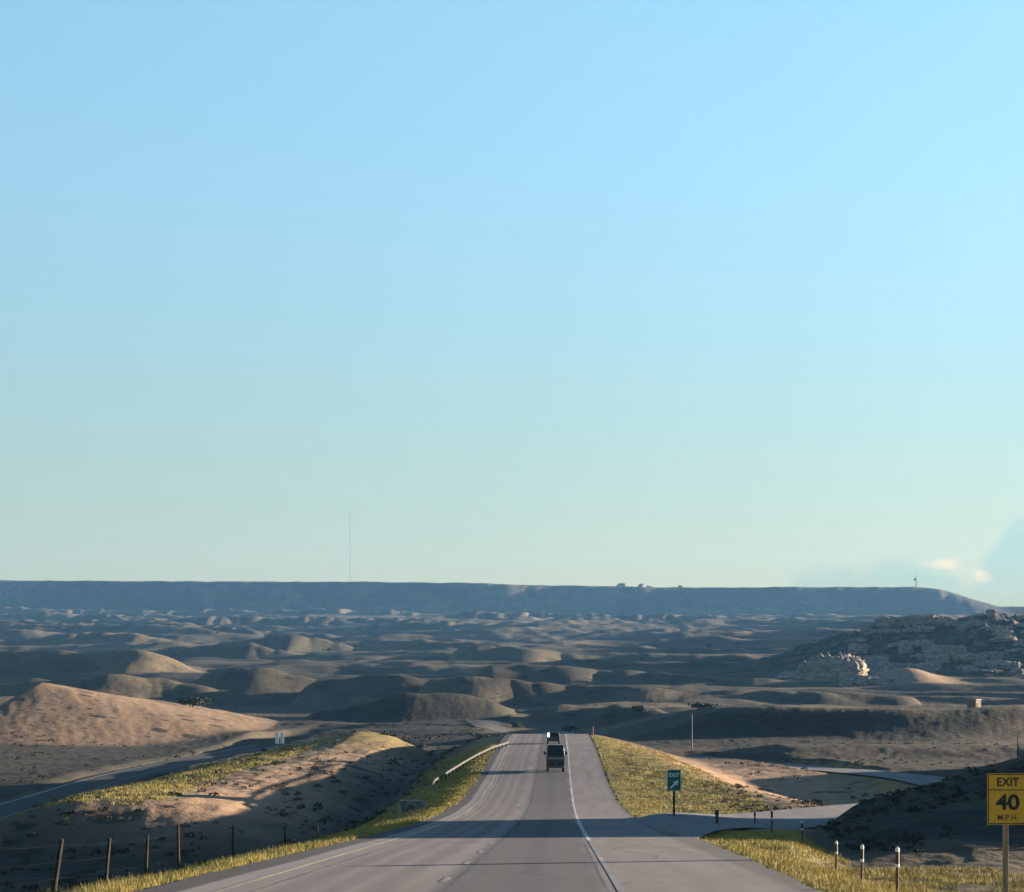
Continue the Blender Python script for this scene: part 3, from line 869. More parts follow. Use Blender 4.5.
# ------------------------------------------------------------------ roadside grass (stuff)
def grass_patch(name, areas, mat):
    Vs, n0 = [], 0
    for (n, fx, y0, y1, hh) in areas:
        # area density falls with distance
        q = rng.random(n)
        Y = y0 * (y1 / y0) ** q
        X = fx(Y, rng.random(n))
        keep = fbm(X / 2.2, Y / 3.2, 3, 500) + 0.55 * rng.random(n) > 0.06
        keep &= ~((X > 12.3) & (Y > 97) & (Y < 158))
        X = X[keep]; Y = Y[keep]
        Z = H(X, Y)
        scale = np.clip(Y / 75.0, 0.8, 3.0)
        hgt = hh * (0.55 + 0.8 * rng.random(len(X))) * (1 + 0.7 * gnoise(X / 3, Y / 3, 501))
        nb = 7
        for b in range(nb):
            a = rng.random(len(X)) * 2 * math.pi
            lean = 0.15 + 0.45 * rng.random(len(X))
            wdt = (0.006 + 0.007 * rng.random(len(X))) * scale
            ox = (rng.random(len(X)) - 0.5) * 0.22 * scale; oy = (rng.random(len(X)) - 0.5) * 0.22 * scale
            h = hgt * (0.6 + 0.5 * rng.random(len(X)))
            bx = X + ox; by = Y + oy
            ca, sa = np.cos(a), np.sin(a)
            p0 = np.stack([bx - sa * wdt, by + ca * wdt, Z - 0.05], 1)
            p1 = np.stack([bx + sa * wdt, by - ca * wdt, Z - 0.05], 1)
            p2 = np.stack([bx + ca * lean * h, by + sa * lean * h, Z + h], 1)
            Vs.append(np.stack([p0, p1, p2], 1).reshape(-1, 3))
    V = np.concatenate(Vs)
    o = np_mesh(name, V, np.arange(len(V)).reshape(-1, 3), mat)
    tag(o, 'dry yellow grass growing along the highway verges', 'grass', kind='stuff')
grass_patch('roadside_grass', [
    (52000, lambda Y, r: -8.35 - 5.3 * r ** 1.3 - np.where(r > 0.85, 2.5 * (r - 0.85) / .15, 0), 36, 330, 0.22),
    (40000, lambda Y, r: paved_right(Y) + 0.15 + 11.5 * r ** 1.1, 38, 125, 0.17),
    (14000, lambda Y, r: 5.2 + 12.0 * r, 158, 380, 0.15),
    (16000, lambda Y, r: -38 - 16 * r, 225, 460, 0.25),
], M['grass'])

# ------------------------------------------------------------------ sagebrush (stuff)
def sagebrush(name, spots, mat, label):
    """spots: X, Y, size arrays"""
    X, Y, S = spots
    Z = H(X, Y)
    n = len(X); nl = 40
    th = rng.random((n, nl)) * 2 * math.pi
    ph = np.arccos(1 - rng.random((n, nl)) * 1.05)
    rad = 0.55 + 0.5 * rng.random((n, nl))
    c = np.stack([np.sin(ph) * np.cos(th) * rad, np.sin(ph) * np.sin(th) * rad, np.cos(ph) * rad * 0.8], -1)
    c = np.array([X, Y, Z + 0.05]).T[:, None, :] + c * S[:, None, None] * np.array([1, 1, 0.9])
    a = rng.normal(size=(n, nl, 3)); a /= np.linalg.norm(a, axis=-1, keepdims=True)
    b = np.cross(a, rng.normal(size=(n, nl, 3))); b /= np.linalg.norm(b, axis=-1, keepdims=True)
    sz = S[:, None, None] * 0.22
    q = np.stack([c - a * sz, c + b * sz * 0.7, c + a * sz, c - b * sz * 0.7], 2).reshape(-1, 3)
    o = np_mesh(name, q, np.arange(len(q)).reshape(-1, 4), mat)
    tag(o, label, 'sagebrush', kind='stuff')

def scatter(n, x0, x1, y0, y1, s0, s1, thr=-0.1, sc=9.0):
    X = x0 + (x1 - x0) * rng.random(n); Y = y0 * (y1 / y0) ** rng.random(n)
    k = fbm(X / sc, Y / (1.6 * sc), 3, 700) > thr
    X, Y = X[k], Y[k]
    d, _ = ramp_dist(X, Y)
    k = d > 1.3
    X, Y = X[k], Y[k]
    return X, Y, s0 + (s1 - s0) * rng.random(len(X)) ** 2
sets = [scatter(2600, -50, -14.5, 45, 380, 0.18, 0.6),
        scatter(4200, 14, 80, 104, 240, 0.12, 0.42, -0.3),
        scatter(500, -140, -84, 180, 620, 0.4, 1.0),
        scatter(500, 24, 90, 250, 560, 0.2, 0.6, 0.0),
        scatter(500, -60, -10, 400, 640, 0.4, 1.1, 0.0)]
sagebrush('sagebrush', [np.concatenate([s[i] for s in sets]) for i in range(3)], M['sage_shade'], 'low grey green sagebrush dotted over the shaded slopes')

# ------------------------------------------------------------------ left wire fence
def wire_fence():
    posts = []
    for pxb, d, yt, pxt in ((-40, 52, 842, -30), (51, 60, 839, 60), (104, 70, 838, 109), (145, 77, 835, 147), (179, 84, 825, 178), (233, 104, 825, 233)):
        x = (pxb - 558) / F * d
        posts.append((x, d, (680 - yt) / F * d - zat(x, d), (pxt - pxb) / F * d / 1.4))
    posts += [(-14.6, 128, 1.3, 0.02), (-15.0, 150, 1.3, -0.02)]
    o0 = posts[1]
    root = empty('wire_fence', (o0[0], o0[1], zat(o0[0], o0[1])), 'old wire fence on leaning dark wooden posts along the left grass verge', 'fence')
    L = Vector(root.location)
    tops = []
    for (x, y, h, lean) in posts:
        z = zat(x, y)
        base = Vector((x, y, z - 0.3)) - L
        top = Vector((x - lean * h * -1.0, y + 0.02, z + h)) - L
        m = MB()
        r = 0.052 + 0.014 * random.random()
        mid = base.lerp(top, 0.5) + Vector((random.uniform(-.02, .02), 0, 0))
        m.tube([base, mid, top], [r * 1.1, r, r * 0.85], 9)
        m.build('post', M['old_wood'], root, smooth=False)
        tops.append((base, top))
    for fr in (0.5, 0.72, 0.93):
        pts = []
        for i, (b, t) in enumerate(tops):
            p = b.lerp(t, fr) + Vector((0.09, 0, 0))
            if i:
                q = pts[-1]
                for k in (0.25, 0.5, 0.75):
                    s = q.lerp(p, k); s.z -= 0.05 * math.sin(math.pi * k)
                    pts.append(s)
            pts.append(p)
        MB().tube(pts, 0.0008, 4).build('wire', M['wire'], root)
wire_fence()

# ------------------------------------------------------------------ marker posts on the right
def marker(x, y, h, label, lean=0.0, plain=False, name='marker_post', group='banded marker posts along the right verge'):
    root = empty(name, (x, y, zat(x, y)), label, 'marker post', group)
    root.rotation_euler = (0, lean, 0)
    r = 0.042
    MB().tube([(0, 0, -0.2), (0, 0, h * 0.60)], [r, r * 0.95], 10).build('shaft', M['mark_brown'], root)
    MB().tube([(0, 0, h * 0.60), (0, 0, h * 0.66)], r * 1.4, 12).build('band', M['mark_white'], root)
    MB().tube([(0, 0, h * 0.66), (0, 0, h * 0.90)], [r * 1.35, r * 1.3], 12).build('sleeve', M['mark_black'], root)
    MB().tube([(0, 0, h * 0.90), (0, 0, h * 0.97), (0, 0, h)], [r * 1.4, r * 1.3, r * 0.5], 12).build('cap', M['mark_white'], root)
    return root
MK = [(9.05, 64, 1.36, 'nearest banded marker post, first left of the yellow speed sign', 0.0),
      (9.3, 73.5, 1.32, 'banded marker post in the yellow grass, second nearest the yellow speed sign', 0.01),
      (10.9, 94, 1.26, 'banded marker post in the middle of the row of five in the yellow grass', 0.0),
      (11.1, 109, 1.02, 'short banded marker post second from the far end of the verge row', -0.02),
      (10.6, 119, 1.32, 'banded marker post at the far end of the row, nearest the ramp', 0.0)]
for a in MK: marker(a[0], a[1], a[2], a[3], a[4])

def plain_post(x, y, h, r, mat, label, cap=True, name='roadside_post', cat='post', group=None):
    root = empty(name, (x, y, zat(x, y)), label, cat, group)
    MB().tube([(0, 0, -0.2), (0, 0, h * 0.5), (0, 0, h)], [r, r, r * 0.9], 10).build('shaft', mat, root)
    if cap: MB().box(-r * 1.25, r * 1.25, -r * 1.25, r * 1.25, h * 0.70, h * 0.98, 0.01).build('reflector', M['mark_black'], root)
    return root
plain_post(9.2, 139, 0.95, 0.09, M['mark_black'], 'stubby dark post at the mouth of the exit ramp')
plain_post(12.3, 150, 0.85, 0.05, M['mark_brown'], 'thin brown post on the ramp edge behind the stubby dark post', True)
plain_post(5.6, 385, 2.0, 0.09, M['red_post'], 'rust red post standing at the crest beside the right shoulder', True)

# ------------------------------------------------------------------ signs
def text_mesh(txt, size, mat, name, parent, loc, ext=0.004, bold=0.012, sx=1.0):
    cu = bpy.data.curves.new('t', 'FONT')
    cu.body = txt; cu.size = size; cu.align_x = 'CENTER'; cu.align_y = 'CENTER'
    cu.extrude = ext; cu.offset = bold
    to = bpy.data.objects.new('t', cu)
    COL.objects.link(to)
    bpy.context.view_layer.update()
    dg = bpy.context.evaluated_depsgraph_get()
    me = bpy.data.meshes.new_from_object(to.evaluated_get(dg))
    bpy.data.objects.remove(to)
    me.name = name
    me.materials.clear(); me.materials.append(mat)
    o = bpy.data.objects.new(name, me)
    COL.objects.link(o)
    o.parent = parent
    o.location = loc
    o.rotation_euler = (R(90), 0, 0)
    o.scale = (sx, 1, 1)
    return o

def speed_sign():
    x, y = 13.68, 73.0
    g = zat(x, y)
    root = empty('exit_speed_sign', (x, y, g), 'yellow EXIT 40 M.P.H. advisory sign on a wooden post', 'road sign')
    root.rotation_euler = (0, 0, R(-4))
    z1 = -2.84 - g; z0 = z1 - 1.56
    hw = 0.62
    MB().box(-0.14, 0.02, 0.03, 0.16, -0.5, z1 - 0.25, 0.012).build('post', M['sign_wood'], root)
    pn = MB().box(-hw, hw, -0.012, 0.012, z0, z1, 0.006).build('panel', M['sign_yellow'], root)
    m = MB()
    e = -0.016
    b = 0.028
    m.box(-hw + .02, hw - .02, e, -0.010, z1 - .02 - b, z1 - .02); m.box(-hw + .02, hw - .02, e, -0.010, z0 + .02, z0 + .02 + b)
    m.box(-hw + .02, -hw + .02 + b, e, -0.010, z0 + .05, z1 - .05); m.box(hw - .02 - b, hw - .02, e, -0.010, z0 + .05, z1 - .05)
    zd = z1 - 0.52
    m.box(-hw + .05, hw - .05, e, -0.010, zd, zd + 0.030)
    m.build('border', M['sign_black'], pn)
    text_mesh('EXIT', 0.36, M['sign_black'], 'lettering', pn, (0, -0.016, z1 - 0.275), bold=0.008, sx=0.92)
    text_mesh('40', 0.63, M['sign_black'], 'numerals', pn, (0, -0.016, z0 + 0.66), bold=0.020, sx=1.12)
    text_mesh('M.P.H.', 0.24, M['sign_black'], 'lettering', pn, (0, -0.016, z0 + 0.21), bold=0.001)
speed_sign()

def gore_sign():
    x, y = 7.35, 152.0
    g = zat(x, y)
    root = empty('exit_gore_sign', (x, y, g), 'green exit sign with a slanting white arrow in the grass between highway and ramp', 'road sign')
    zt = (680 - 769.5) / F * y - g; zb_ = (680 - 791) / F * y - g
    hw = 0.44
    MB().box(-0.07, 0.07, 0.02, 0.13, -0.4, zb_ + 0.4, 0.01).build('post', M['old_wood'], root)
    pn = MB().box(-hw, hw, -0.012, 0.012, zb_, zt, 0.02).build('panel', M['sign_green'], root)
    m = MB(); e = -0.016; b = 0.02
    m.box(-hw + .015, hw - .015, e, -.010, zt - .035, zt - .012); m.box(-hw + .015, hw - .015, e, -.010, zb_ + .012, zb_ + .035)
    m.box(-hw + .012, -hw + .012 + b, e, -.010, zb_ + .04, zt - .04); m.box(hw - .012 - b, hw - .012, e, -.010, zb_ + .04, zt - .04)
    m.build('border', M['sign_white'], pn)
    text_mesh('EXIT', 0.34, M['sign_white'], 'lettering', pn, (0, -0.016, zt - 0.36), bold=0.008, sx=0.95)
    # arrow: shaft and head pointing up to the right
    c = Vector((0.02, zb_ + 0.42)); d = Vector((0.72, 0.69)).normalized(); p = Vector((-d.y, d.x))
    pts = [c - d * .34 - p * .055, c + d * .08 - p * .055, c + d * .04 - p * .19, c + d * .36, c + d * .04 + p * .19, c + d * .08 + p * .055, c - d * .34 + p * .055]
    MB().prism([(q.x, q.y) for q in pts], 'y', -0.016, -0.010).build('arrow', M['sign_white'], pn)
gore_sign()

def twin_panels():
    y = 520.0
    x = (279.5 - 558) / F * y
    g = zat(x, y)
    z1 = (680 - 733) / F * y - g; z0 = (680 - 743.5) / F * y - g
    root = empty('twin_sign', (x, y, g), 'pair of narrow white panels beside the far left carriageway', 'road sign')
    for s in (-1, 1):
        MB().box(s * 0.55 - 0.38, s * 0.55 + 0.38, -0.02, 0.02, z0, z1, 0.01).build('panel', M['sign_back'], root)
        MB().box(s * 0.55 - 0.05, s * 0.55 + 0.05, 0.02, 0.12, -0.3, z1 - 0.1).build('post', M['galv'], root)
twin_panels()

# ------------------------------------------------------------------ guard rail on the left
def guard_rail():
    pts = [(432, 779, 241), (433, 775, 245), (445, 770, 257), (470, 763, 284), (490, 757, 305), (503, 753.5, 319), (509, 752.5, 326)]
    path = [((px - 558) / F * d, d, (680 - py) / F * d - 0.16) for px, py, d in pts]
    f = spl([p[1] for p in path], [p[0] for p in path]); fz = spl([p[1] for p in path], [p[2] for p in path])
    yy = np.linspace(241, 326, 40)
    root = empty('guard_rail', (path[0][0], path[0][1], zat(path[0][0], path[0][1])), 'pale steel guard rail curving away from the left shoulder near the crest', 'guard rail')
    L = Vector(root.location)
    def fh(y): return float(zr(y)) - 0.1 - 0.75 * min(1, max(0, (-float(f(y)) - 8.4) / 4.4)) + 0.62 * min(1, (y - 238.5) / 9)
    P = [Vector((float(f(y)), y, fh(y))) - L for y in yy]
    prof = [(0.0, 0.13), (0.05, 0.105), (0.05, 0.055), (0.0, 0.025), (0.0, -0.025), (0.05, -0.055), (0.05, -0.105), (0.0, -0.13), (-0.012, -0.13), (-0.012, 0.13)]
    MB().sweep(P, prof, True).build('rail', M['galv'], root)
    for y in np.arange(247, 326, 3.8):
        x = float(f(y)) - 0.10; zt = fh(y) + 0.10
        MB().box(-0.09, 0.09, -0.08, 0.08, min(zat(x, y), zt - 0.8) - 0.2 - zt, 0, 0.01).build('post', M['old_wood'], root, Vector((x, y, zt)) - L)
guard_rail()

# ------------------------------------------------------------------ concrete culvert headwall in the hollow
def culvert():
    y = 196.0; x = (411 - 558) / F * y
    g = zat(x, y)
    root = empty('culvert_headwall', (x, y, g), 'small grey concrete culvert headwall in the shaded hollow left of the road', 'culvert')
    root.rotation_euler = (0, 0, R(12))
    m = MB()
    m.box(-0.9, -0.35, -0.12, 0.12, -0.3, 0.95, 0.02); m.box(0.35, 0.9, -0.12, 0.12, -0.3, 0.95, 0.02); m.box(-0.9, 0.9, -0.12, 0.13, 0.70, 0.98, 0.02)
    m.build('headwall', M['concrete'], root)
    for s in (-1, 1):
        MB().prism([(0, -0.3), (0, 0.9), (-1.4, 0.15), (-1.4, -0.3)], 'x', s * 0.9, s * 0.9 + s * 0.18).build('wing_wall', M['concrete'], root)
    MB().tube([(0, -0.05, 0.33), (0, 2.5, 0.45)], 0.36, 16).build('pipe', M['steel_dark'], root)
culvert()

# ------------------------------------------------------------------ vehicles
def wheel(parent, x, y, r, w_):
    t = MB().tube([(x - w_ / 2, y, r), (x - w_ / 2 + .03, y, r), (x + w_ / 2 - .03, y, r), (x + w_ / 2, y, r)], [r * .92, r, r, r * .92], 20).build('wheel', M['tyre'], parent)
    s = 1 if x > 0 else -1
    MB().tube([(x + s * (w_ / 2 - 0.02), y, r), (x + s * (w_ / 2 + 0.01), y, r)], r * 0.62, 14).build('rim', M['chrome'], t)

def van():
    y = 258.0; x = (555.5 - 558) / F * y
    root = empty('dark_van', (x, y, float(zr(y)) + 0.004), 'tall black van driving away in the right hand lane', 'van')
    hw = 0.99
    root.scale = (1.0, 1.0, 1.10)
    side = [(0.0, 0.42), (0.02, 1.35), (0.16, 2.50), (0.45, 2.68), (3.4, 2.66), (4.25, 1.62), (5.3, 1.35), (5.45, 1.0), (5.45, 0.42)]
    b = bmesh.new()
    rows = []
    for (yy, zz) in side:
        k = 0.0 if zz < 1.4 else (zz - 1.4) / 1.3 * 0.12
        rows.append([b.verts.new((-hw + k, yy, zz)), b.verts.new((hw - k, yy, zz))])
    for a, c in zip(rows, rows[1:] + rows[:1]):
        b.faces.new((a[0], a[1], c[1], c[0]))
    b.faces.new([r_[0] for r_ in rows][::-1]); b.faces.new([r_[1] for r_ in rows])
    bmesh.ops.bevel(b, geom=list(b.edges), offset=0.07, segments=3, affect='EDGES', profile=0.6)
    m = MB(); m._join(b)
    body = m.build('body', M['van_paint'], root, smooth=True)
    def rear(z): return 0.02 + (z - 1.35) / 1.15 * 0.14 if z > 1.35 else 0.02 * (z - .42) / .93
    g = MB(); g.prism([(rear(1.62) - 0.012, 1.62), (rear(2.40) - 0.012, 2.40), (rear(2.40) + 0.05, 2.40), (rear(1.62) + 0.05, 1.62)], 'x', -0.78, 0.78)
    g.build('rear_window', M['glass'], root)
    MB().box(-0.86, 0.86, -0.025, 0.06, 1.26, 1.48, 0.012).build('trim_strip', M['hut_roof'], root)
    for s in (-1, 1):
        MB().box(s * 0.90 - 0.07, s * 0.90 + 0.07, -0.02, 0.10, 0.80, 1.18, 0.015).build('tail_lamp', M['tail'], root)
        mr = MB().box(s * 1.05, s * 1.30, 3.70, 3.82, 1.62, 1.95, 0.03).build('mirror', M['van_paint'], root)
        MB().box(min(s * .95, s * 1.06), max(s * .95, s * 1.06), 3.74, 3.78, 1.72, 1.77).build('mirror_arm', M['van_paint'], mr)
        MB().prism([(0.75, 1.68), (0.80, 2.35), (3.25, 2.35), (3.85, 1.68)], 'x', s * (hw - 0.09), s * (hw - 0.05)).build('side_window', M['glass'], root)
    MB().box(-0.97, 0.97, -0.14, 0.10, 0.42, 0.66, 0.04).build('bumper', M['steel_dark'], root)
    MB().box(-0.16, 0.16, -0.035, 0.0, 0.78, 0.94, 0.006).build('number_plate', M['steel_dark'], root)
    for xx in (-0.84, 0.84):
        for yy in (1.05, 4.45):
            wheel(root, xx, yy, 0.37, 0.26)
van()

def far_car():
    y = 335.0; x = (553.5 - 558) / F * y
    root = empty('dark_car', (x, y, float(zr(y)) + 0.004), 'dark car beyond the black van with a glowing white glint on its left', 'car')
    hw = 0.9
    side = [(0.0, 0.35), (-0.02, 0.95), (0.35, 1.60), (0.8, 1.72), (2.3, 1.70), (3.2, 1.10), (4.3, 0.95), (4.45, 0.6), (4.4, 0.35)]
    b = bmesh.new(); rows = []
    for (yy, zz) in side:
        k = 0.0 if zz < 1.0 else (zz - 1.0) / .7 * 0.16
        rows.append([b.verts.new((-hw + k, yy, zz)), b.verts.new((hw - k, yy, zz))])
    for a, c in zip(rows, rows[1:] + rows[:1]):
        b.faces.new((a[0], a[1], c[1], c[0]))
    b.faces.new([r_[0] for r_ in rows][::-1]); b.faces.new([r_[1] for r_ in rows])
    bmesh.ops.bevel(b, geom=list(b.edges), offset=0.06, segments=3, affect='EDGES', profile=0.6)
    m = MB(); m._join(b); m.build('body', M['silver'], root, smooth=True)
    MB().prism([(0.02, 1.05), (0.27, 1.50), (0.33, 1.50), (0.10, 1.05)], 'x', -0.66, 0.66).build('rear_window', M['glass'], root)
    for s in (-1, 1):
        MB().box(s * 0.72 - 0.10, s * 0.72 + 0.10, -0.06, 0.06, 0.74, 0.92, 0.02).build('tail_lamp', M['tail'], root)
    MB().tube([(-0.70, -0.10, 0.98), (-0.70, -0.10, 1.55)], 0.13, 12).build('white_glint', M['lamp'], root)  # glowing tube added in place of a glint, not a real lamp
    MB().box(-0.88, 0.88, -0.10, 0.1, 0.36, 0.58, 0.04).build('bumper', M['silver'], root)
    for xx in (-0.78, 0.78):
        for yy in (0.85, 3.5):
            wheel(root, xx, yy, 0.33, 0.22)
far_car()

# ------------------------------------------------------------------ lamp posts and masts
def lamp_post(px, ytop, ybase_d, label, arm=1.0, group=None):
    y = ybase_d; x = (px - 558) / F * y
    g = zat(x, y)
    h = (680 - ytop) / F * y - g
    root = empty('lamp_post', (x, y, g), label, 'lamp post', group)
    MB().tube([(0, 0, -0.3), (0, 0, h * 0.5), (0, 0, h)], [0.13, 0.10, 0.07], 10).build('pole', M['steel_dark'], root)
    MB().tube([(0, 0, h - 0.15), (arm * 0.8, 0, h + 0.02), (arm * 1.6, 0, h + 0.05)], 0.045, 8).build('arm', M['galv'], root)
    MB().box(min(arm * 1.3, arm * 2.1), max(arm * 1.3, arm * 2.1), -0.18, 0.18, h - 0.05, h + 0.14, 0.04).build('lamp_head', M['galv'], root)
lamp_post(692, 713, 520, 'slender lamp post with a pale head standing before the dark ridge')

def tall_post():
    y = 330.0; x = (1018 - 558) / F * y
    g = zat(x, y)
    z1 = (680 - 737) / F * y - g
    root = empty('signal_post', (x, y, g), 'pale steel post rising behind the yellow speed sign', 'post')
    MB().tube([(0, 0, -0.3), (0, 0, z1)], [0.12, 0.09], 10).build('pole', M['galv'], root)
    zz = (680 - 768) / F * y - g
    MB().box(-0.42, 0.42, -0.2, 0.2, max(zz - 0.5, 0.1), max(zz + 0.35, 0.9), 0.03).build('cabinet', M['galv'], root)
tall_post()

def mast(px, ytop, ybot, d, w0, label, name, guys):
    x = (px - 558) / F * d
    z0 = zat(x, d)
    h = (680 - ytop) / F * d - z0
    root = empty(name, (x, d, z0), label, 'radio mast')
    m = MB()
    r = w0 / 2
    for k in range(3):
        a = 2 * math.pi * k / 3
        m.tube([(r * math.cos(a), r * math.sin(a), -1), (r * (0.5 if not guys else 1) * math.cos(a), r * (0.5 if not guys else 1) * math.sin(a), h)], w0 * 0.09, 5)
    nseg = max(6, int(h / (w0 * 2.2)))
    for i in range(nseg):
        f0, f1 = i / nseg, (i + 1) / nseg
        for k in range(3):
            a = 2 * math.pi * k / 3; b = 2 * math.pi * (k + 1) / 3
            s0 = r * (1 - 0.5 * f0 * (not guys)); s1 = r * (1 - 0.5 * f1 * (not guys))
            m.tube([(s0 * math.cos(a), s0 * math.sin(a), h * f0), (s1 * math.cos(b), s1 * math.sin(b), h * f1)], w0 * 0.05, 4)
    m.build('lattice', M['steel_dark'], root)
    if guys:
        for k in range(3):
            a = 2 * math.pi * k / 3 + 0.4
            MB().tube([(0, 0, h * 0.9), (math.cos(a) * h * 0.45, math.sin(a) * h * 0.45, 0)], 0.02, 4).build('guy_wire', M['wire'], root)
    else:
        MB().tube([(0, 0, h * 0.97), (0, 0, h * 1.25)], w0 * 0.12, 6).build('antenna', M['steel_dark'], root)
        MB().box(-w0 * 1.1, -w0 * 0.1, -w0 * .5, w0 * .5, h * 0.62, h * 0.78, 0.1).build('dish', M['galv'], root)
mast(350, 512, 582, 5700, 1.1, 'very thin tall guyed mast on the left part of the mesa', 'guyed_mast', True)
mast(916, 576, 586, 5660, 4.6, 'short lattice tower on the right end of the mesa', 'lattice_tower', False)

# ------------------------------------------------------------------ small hut on the right
def hut():
    y = 690.0; x = (974 - 558) / F * y
    g = min(zat(x - 1.5, y - 1.5), zat(x + 1.5, y - 1.5))
    h = 3.0; hw = 1.45
    root = empty('block_hut', (x, y, g), 'small beige block hut standing alone below the rocky butte', 'hut')
    root.rotation_euler = (0, 0, R(50))
    MB().box(-hw, hw, -hw, hw, -0.8, h, 0.03).build('wall', M['hut'], root)
    MB().box(-hw - .2, hw + .2, -hw - .2, hw + .2, h, h + 0.25, 0.03).build('roof', M['hut_roof'], root)
    MB().box(-1.0, -0.2, -hw - .03, -hw + 0.03, 0.0, 2.05).build('door', M['old_wood'], root)
hut()

# ------------------------------------------------------------------ rock outcrops on the butte
def rock_mesh(name, sx, sy, sz, seed, n=None):
    """a broken outcrop: layered angular blocks heaped within an envelope"""
    rg = np.random.default_rng(seed)
    n = n or int(np.clip(9 + sx * 2.4, 10, 60))
    m = MB()
    for i in range(n):
        a = rg.random() * 2 * math.pi; q = math.sqrt(rg.random())
        if i == 0: q = 0.0
        cx, cy = math.cos(a) * q * sx, math.sin(a) * q * sy
        env = sz * (1 - 0.8 * q ** 1.6) * (0.65 + 0.5 * rg.random())
        bw = sx * (0.11 + 0.22 * rg.random()) * (1.4 if n < 9 else 1.0); bd = bw * (0.8 + 0.6 * rg.random())
        if i == 0: bw, bd, env = 0.85 * sx, 0.85 * sy, 0.55 * sz
        lay = max(1, int(env / max(0.28 * sz, 0.9)))
        z0 = -0.35 * sz
        ox = oy = 0.0
        for k in range(lay + 1):
            hh = (env + 0.35 * sz) / (lay + 1) * (0.85 + 0.3 * rg.random())
            sc = (1 - 0.10 * k) * (0.80 + 0.35 * rg.random())
            ox += bw * 0.14 * rg.normal(); oy += bd * 0.14 * rg.normal()
            b = bmesh.new()
            th = rg.random() * 3
            for v in range(16):
                t = 2 * math.pi * (v % 8) / 8 + 0.3 * rg.normal()
                top = v >= 8
                rr = (0.62 if top else 0.95) + 0.34 * rg.random()
                x = math.cos(t) * bw * sc * rr; y = math.sin(t) * bd * sc * rr
                b.verts.new((cx + ox + x * math.cos(th) - y * math.sin(th), cy + oy + x * math.sin(th) + y * math.cos(th), z0 + (hh * (0.70 + 0.42 * rg.random()) if top else -0.15 * hh * rg.random())))
            bmesh.ops.convex_hull(b, input=list(b.verts))
            m._join(b)
            z0 += hh * 0.93
    me = bpy.data.meshes.new(name)
    m.bm.to_mesh(me); m.bm.free()
    me.materials.append(M['rock'])
    return me

def rock_mass(name, sx, sy, sz, seed):
    """one continuous craggy outcrop with worn bedding"""
    b = bmesh.new()
    bmesh.ops.create_icosphere(b, subdivisions=5, radius=1.0)
    V = np.array([v.co[:] for v in b.verts]); Fc = np.array([[v.index for v in f.verts] for f in b.faces])
    b.free()
    V = V / ((np.abs(V) ** 5).sum(1) ** 0.2)[:, None] * np.array([sx, sy, sz])
    n = fbm((V[:, 0] + V[:, 2] * .3) / (sx * 0.5) + seed, (V[:, 1] + V[:, 2] * 0.8) / (sx * 0.5), 5, seed, 0.6)
    q = ridged((V[:, 0] + .2 * V[:, 2]) / (sx * 0.30), V[:, 1] / (sx * 0.30) + seed, 3, seed + 3)
    lay = np.round(V[:, 2] / 1.3 + 0.5 * n)
    f = (1 + 0.15 * n + 0.045 * q) * (1 + 0.05 * np.sin(lay * 2.4 + seed))
    V[:, :2] *= f[:, None]
    V[:, 2] *= 0.92 + 0.30 * fbm(V[:, 0] / (sx * 0.4), V[:, 1] / (sx * 0.4) + seed, 4, seed + 9)
    return np_mesh(name, V, Fc, M['rock'], False, link=False)

def rock(px, py, d, wpx, hpx, label, seed, group=None, deep=1.2):
    """a rock whose foot is at picture row py"""
    x = (px - 558) / F * d
    sx = wpx / F * d / 2; sz = hpx / F * d
    me = rock_mass('rock_outcrop', sx, sx * deep, sz, seed) if group is None or seed % 2 else rock_mesh('rock_outcrop', sx, sx * deep, sz, seed)
    o = bpy.data.objects.new('rock_outcrop', me)
    COL.objects.link(o)
    z = 0.5 * (max(zat(x, d), zat(x - sx * .6, d), zat(x + sx * .6, d)) + zat(x, d))
    o.location = (x, d, z)
    o.rotation_euler = (0, 0, 0.3 * (seed % 7))
    tag(o, label, 'rock', group)
rock(836, 672, 1340, 44, 23, 'large pale sandstone outcrop catching the sun at the left foot of the butte', 11)
rock(812, 672, 1362, 24, 16, 'smaller pale outcrop joined to the left of the sunlit one', 12)
rock(850, 672, 1372, 20, 19, 'narrow pale outcrop rising just right of the sunlit one', 14)
rock(815, 684, 1352, 56, 9, 'low bluish rock slab below the sunlit sandstone outcrop', 5)
rock(868, 690, 1290, 44, 7, 'low grey rock shelf in front of the tan mound', 8)
GR = 'rock ledges breaking out of the upper butte'
LB = 'grey sandstone ledge among many on the upper slope of the butte'
rr_ = random.Random(5)
for i in range(74):
    px = rr_.uniform(856, 1036); d = rr_.uniform(1375, 1560)
    rock(px, 0, d, rr_.uniform(8, 34), rr_.uniform(2.5, 6.5), LB, 20 + i, GR)

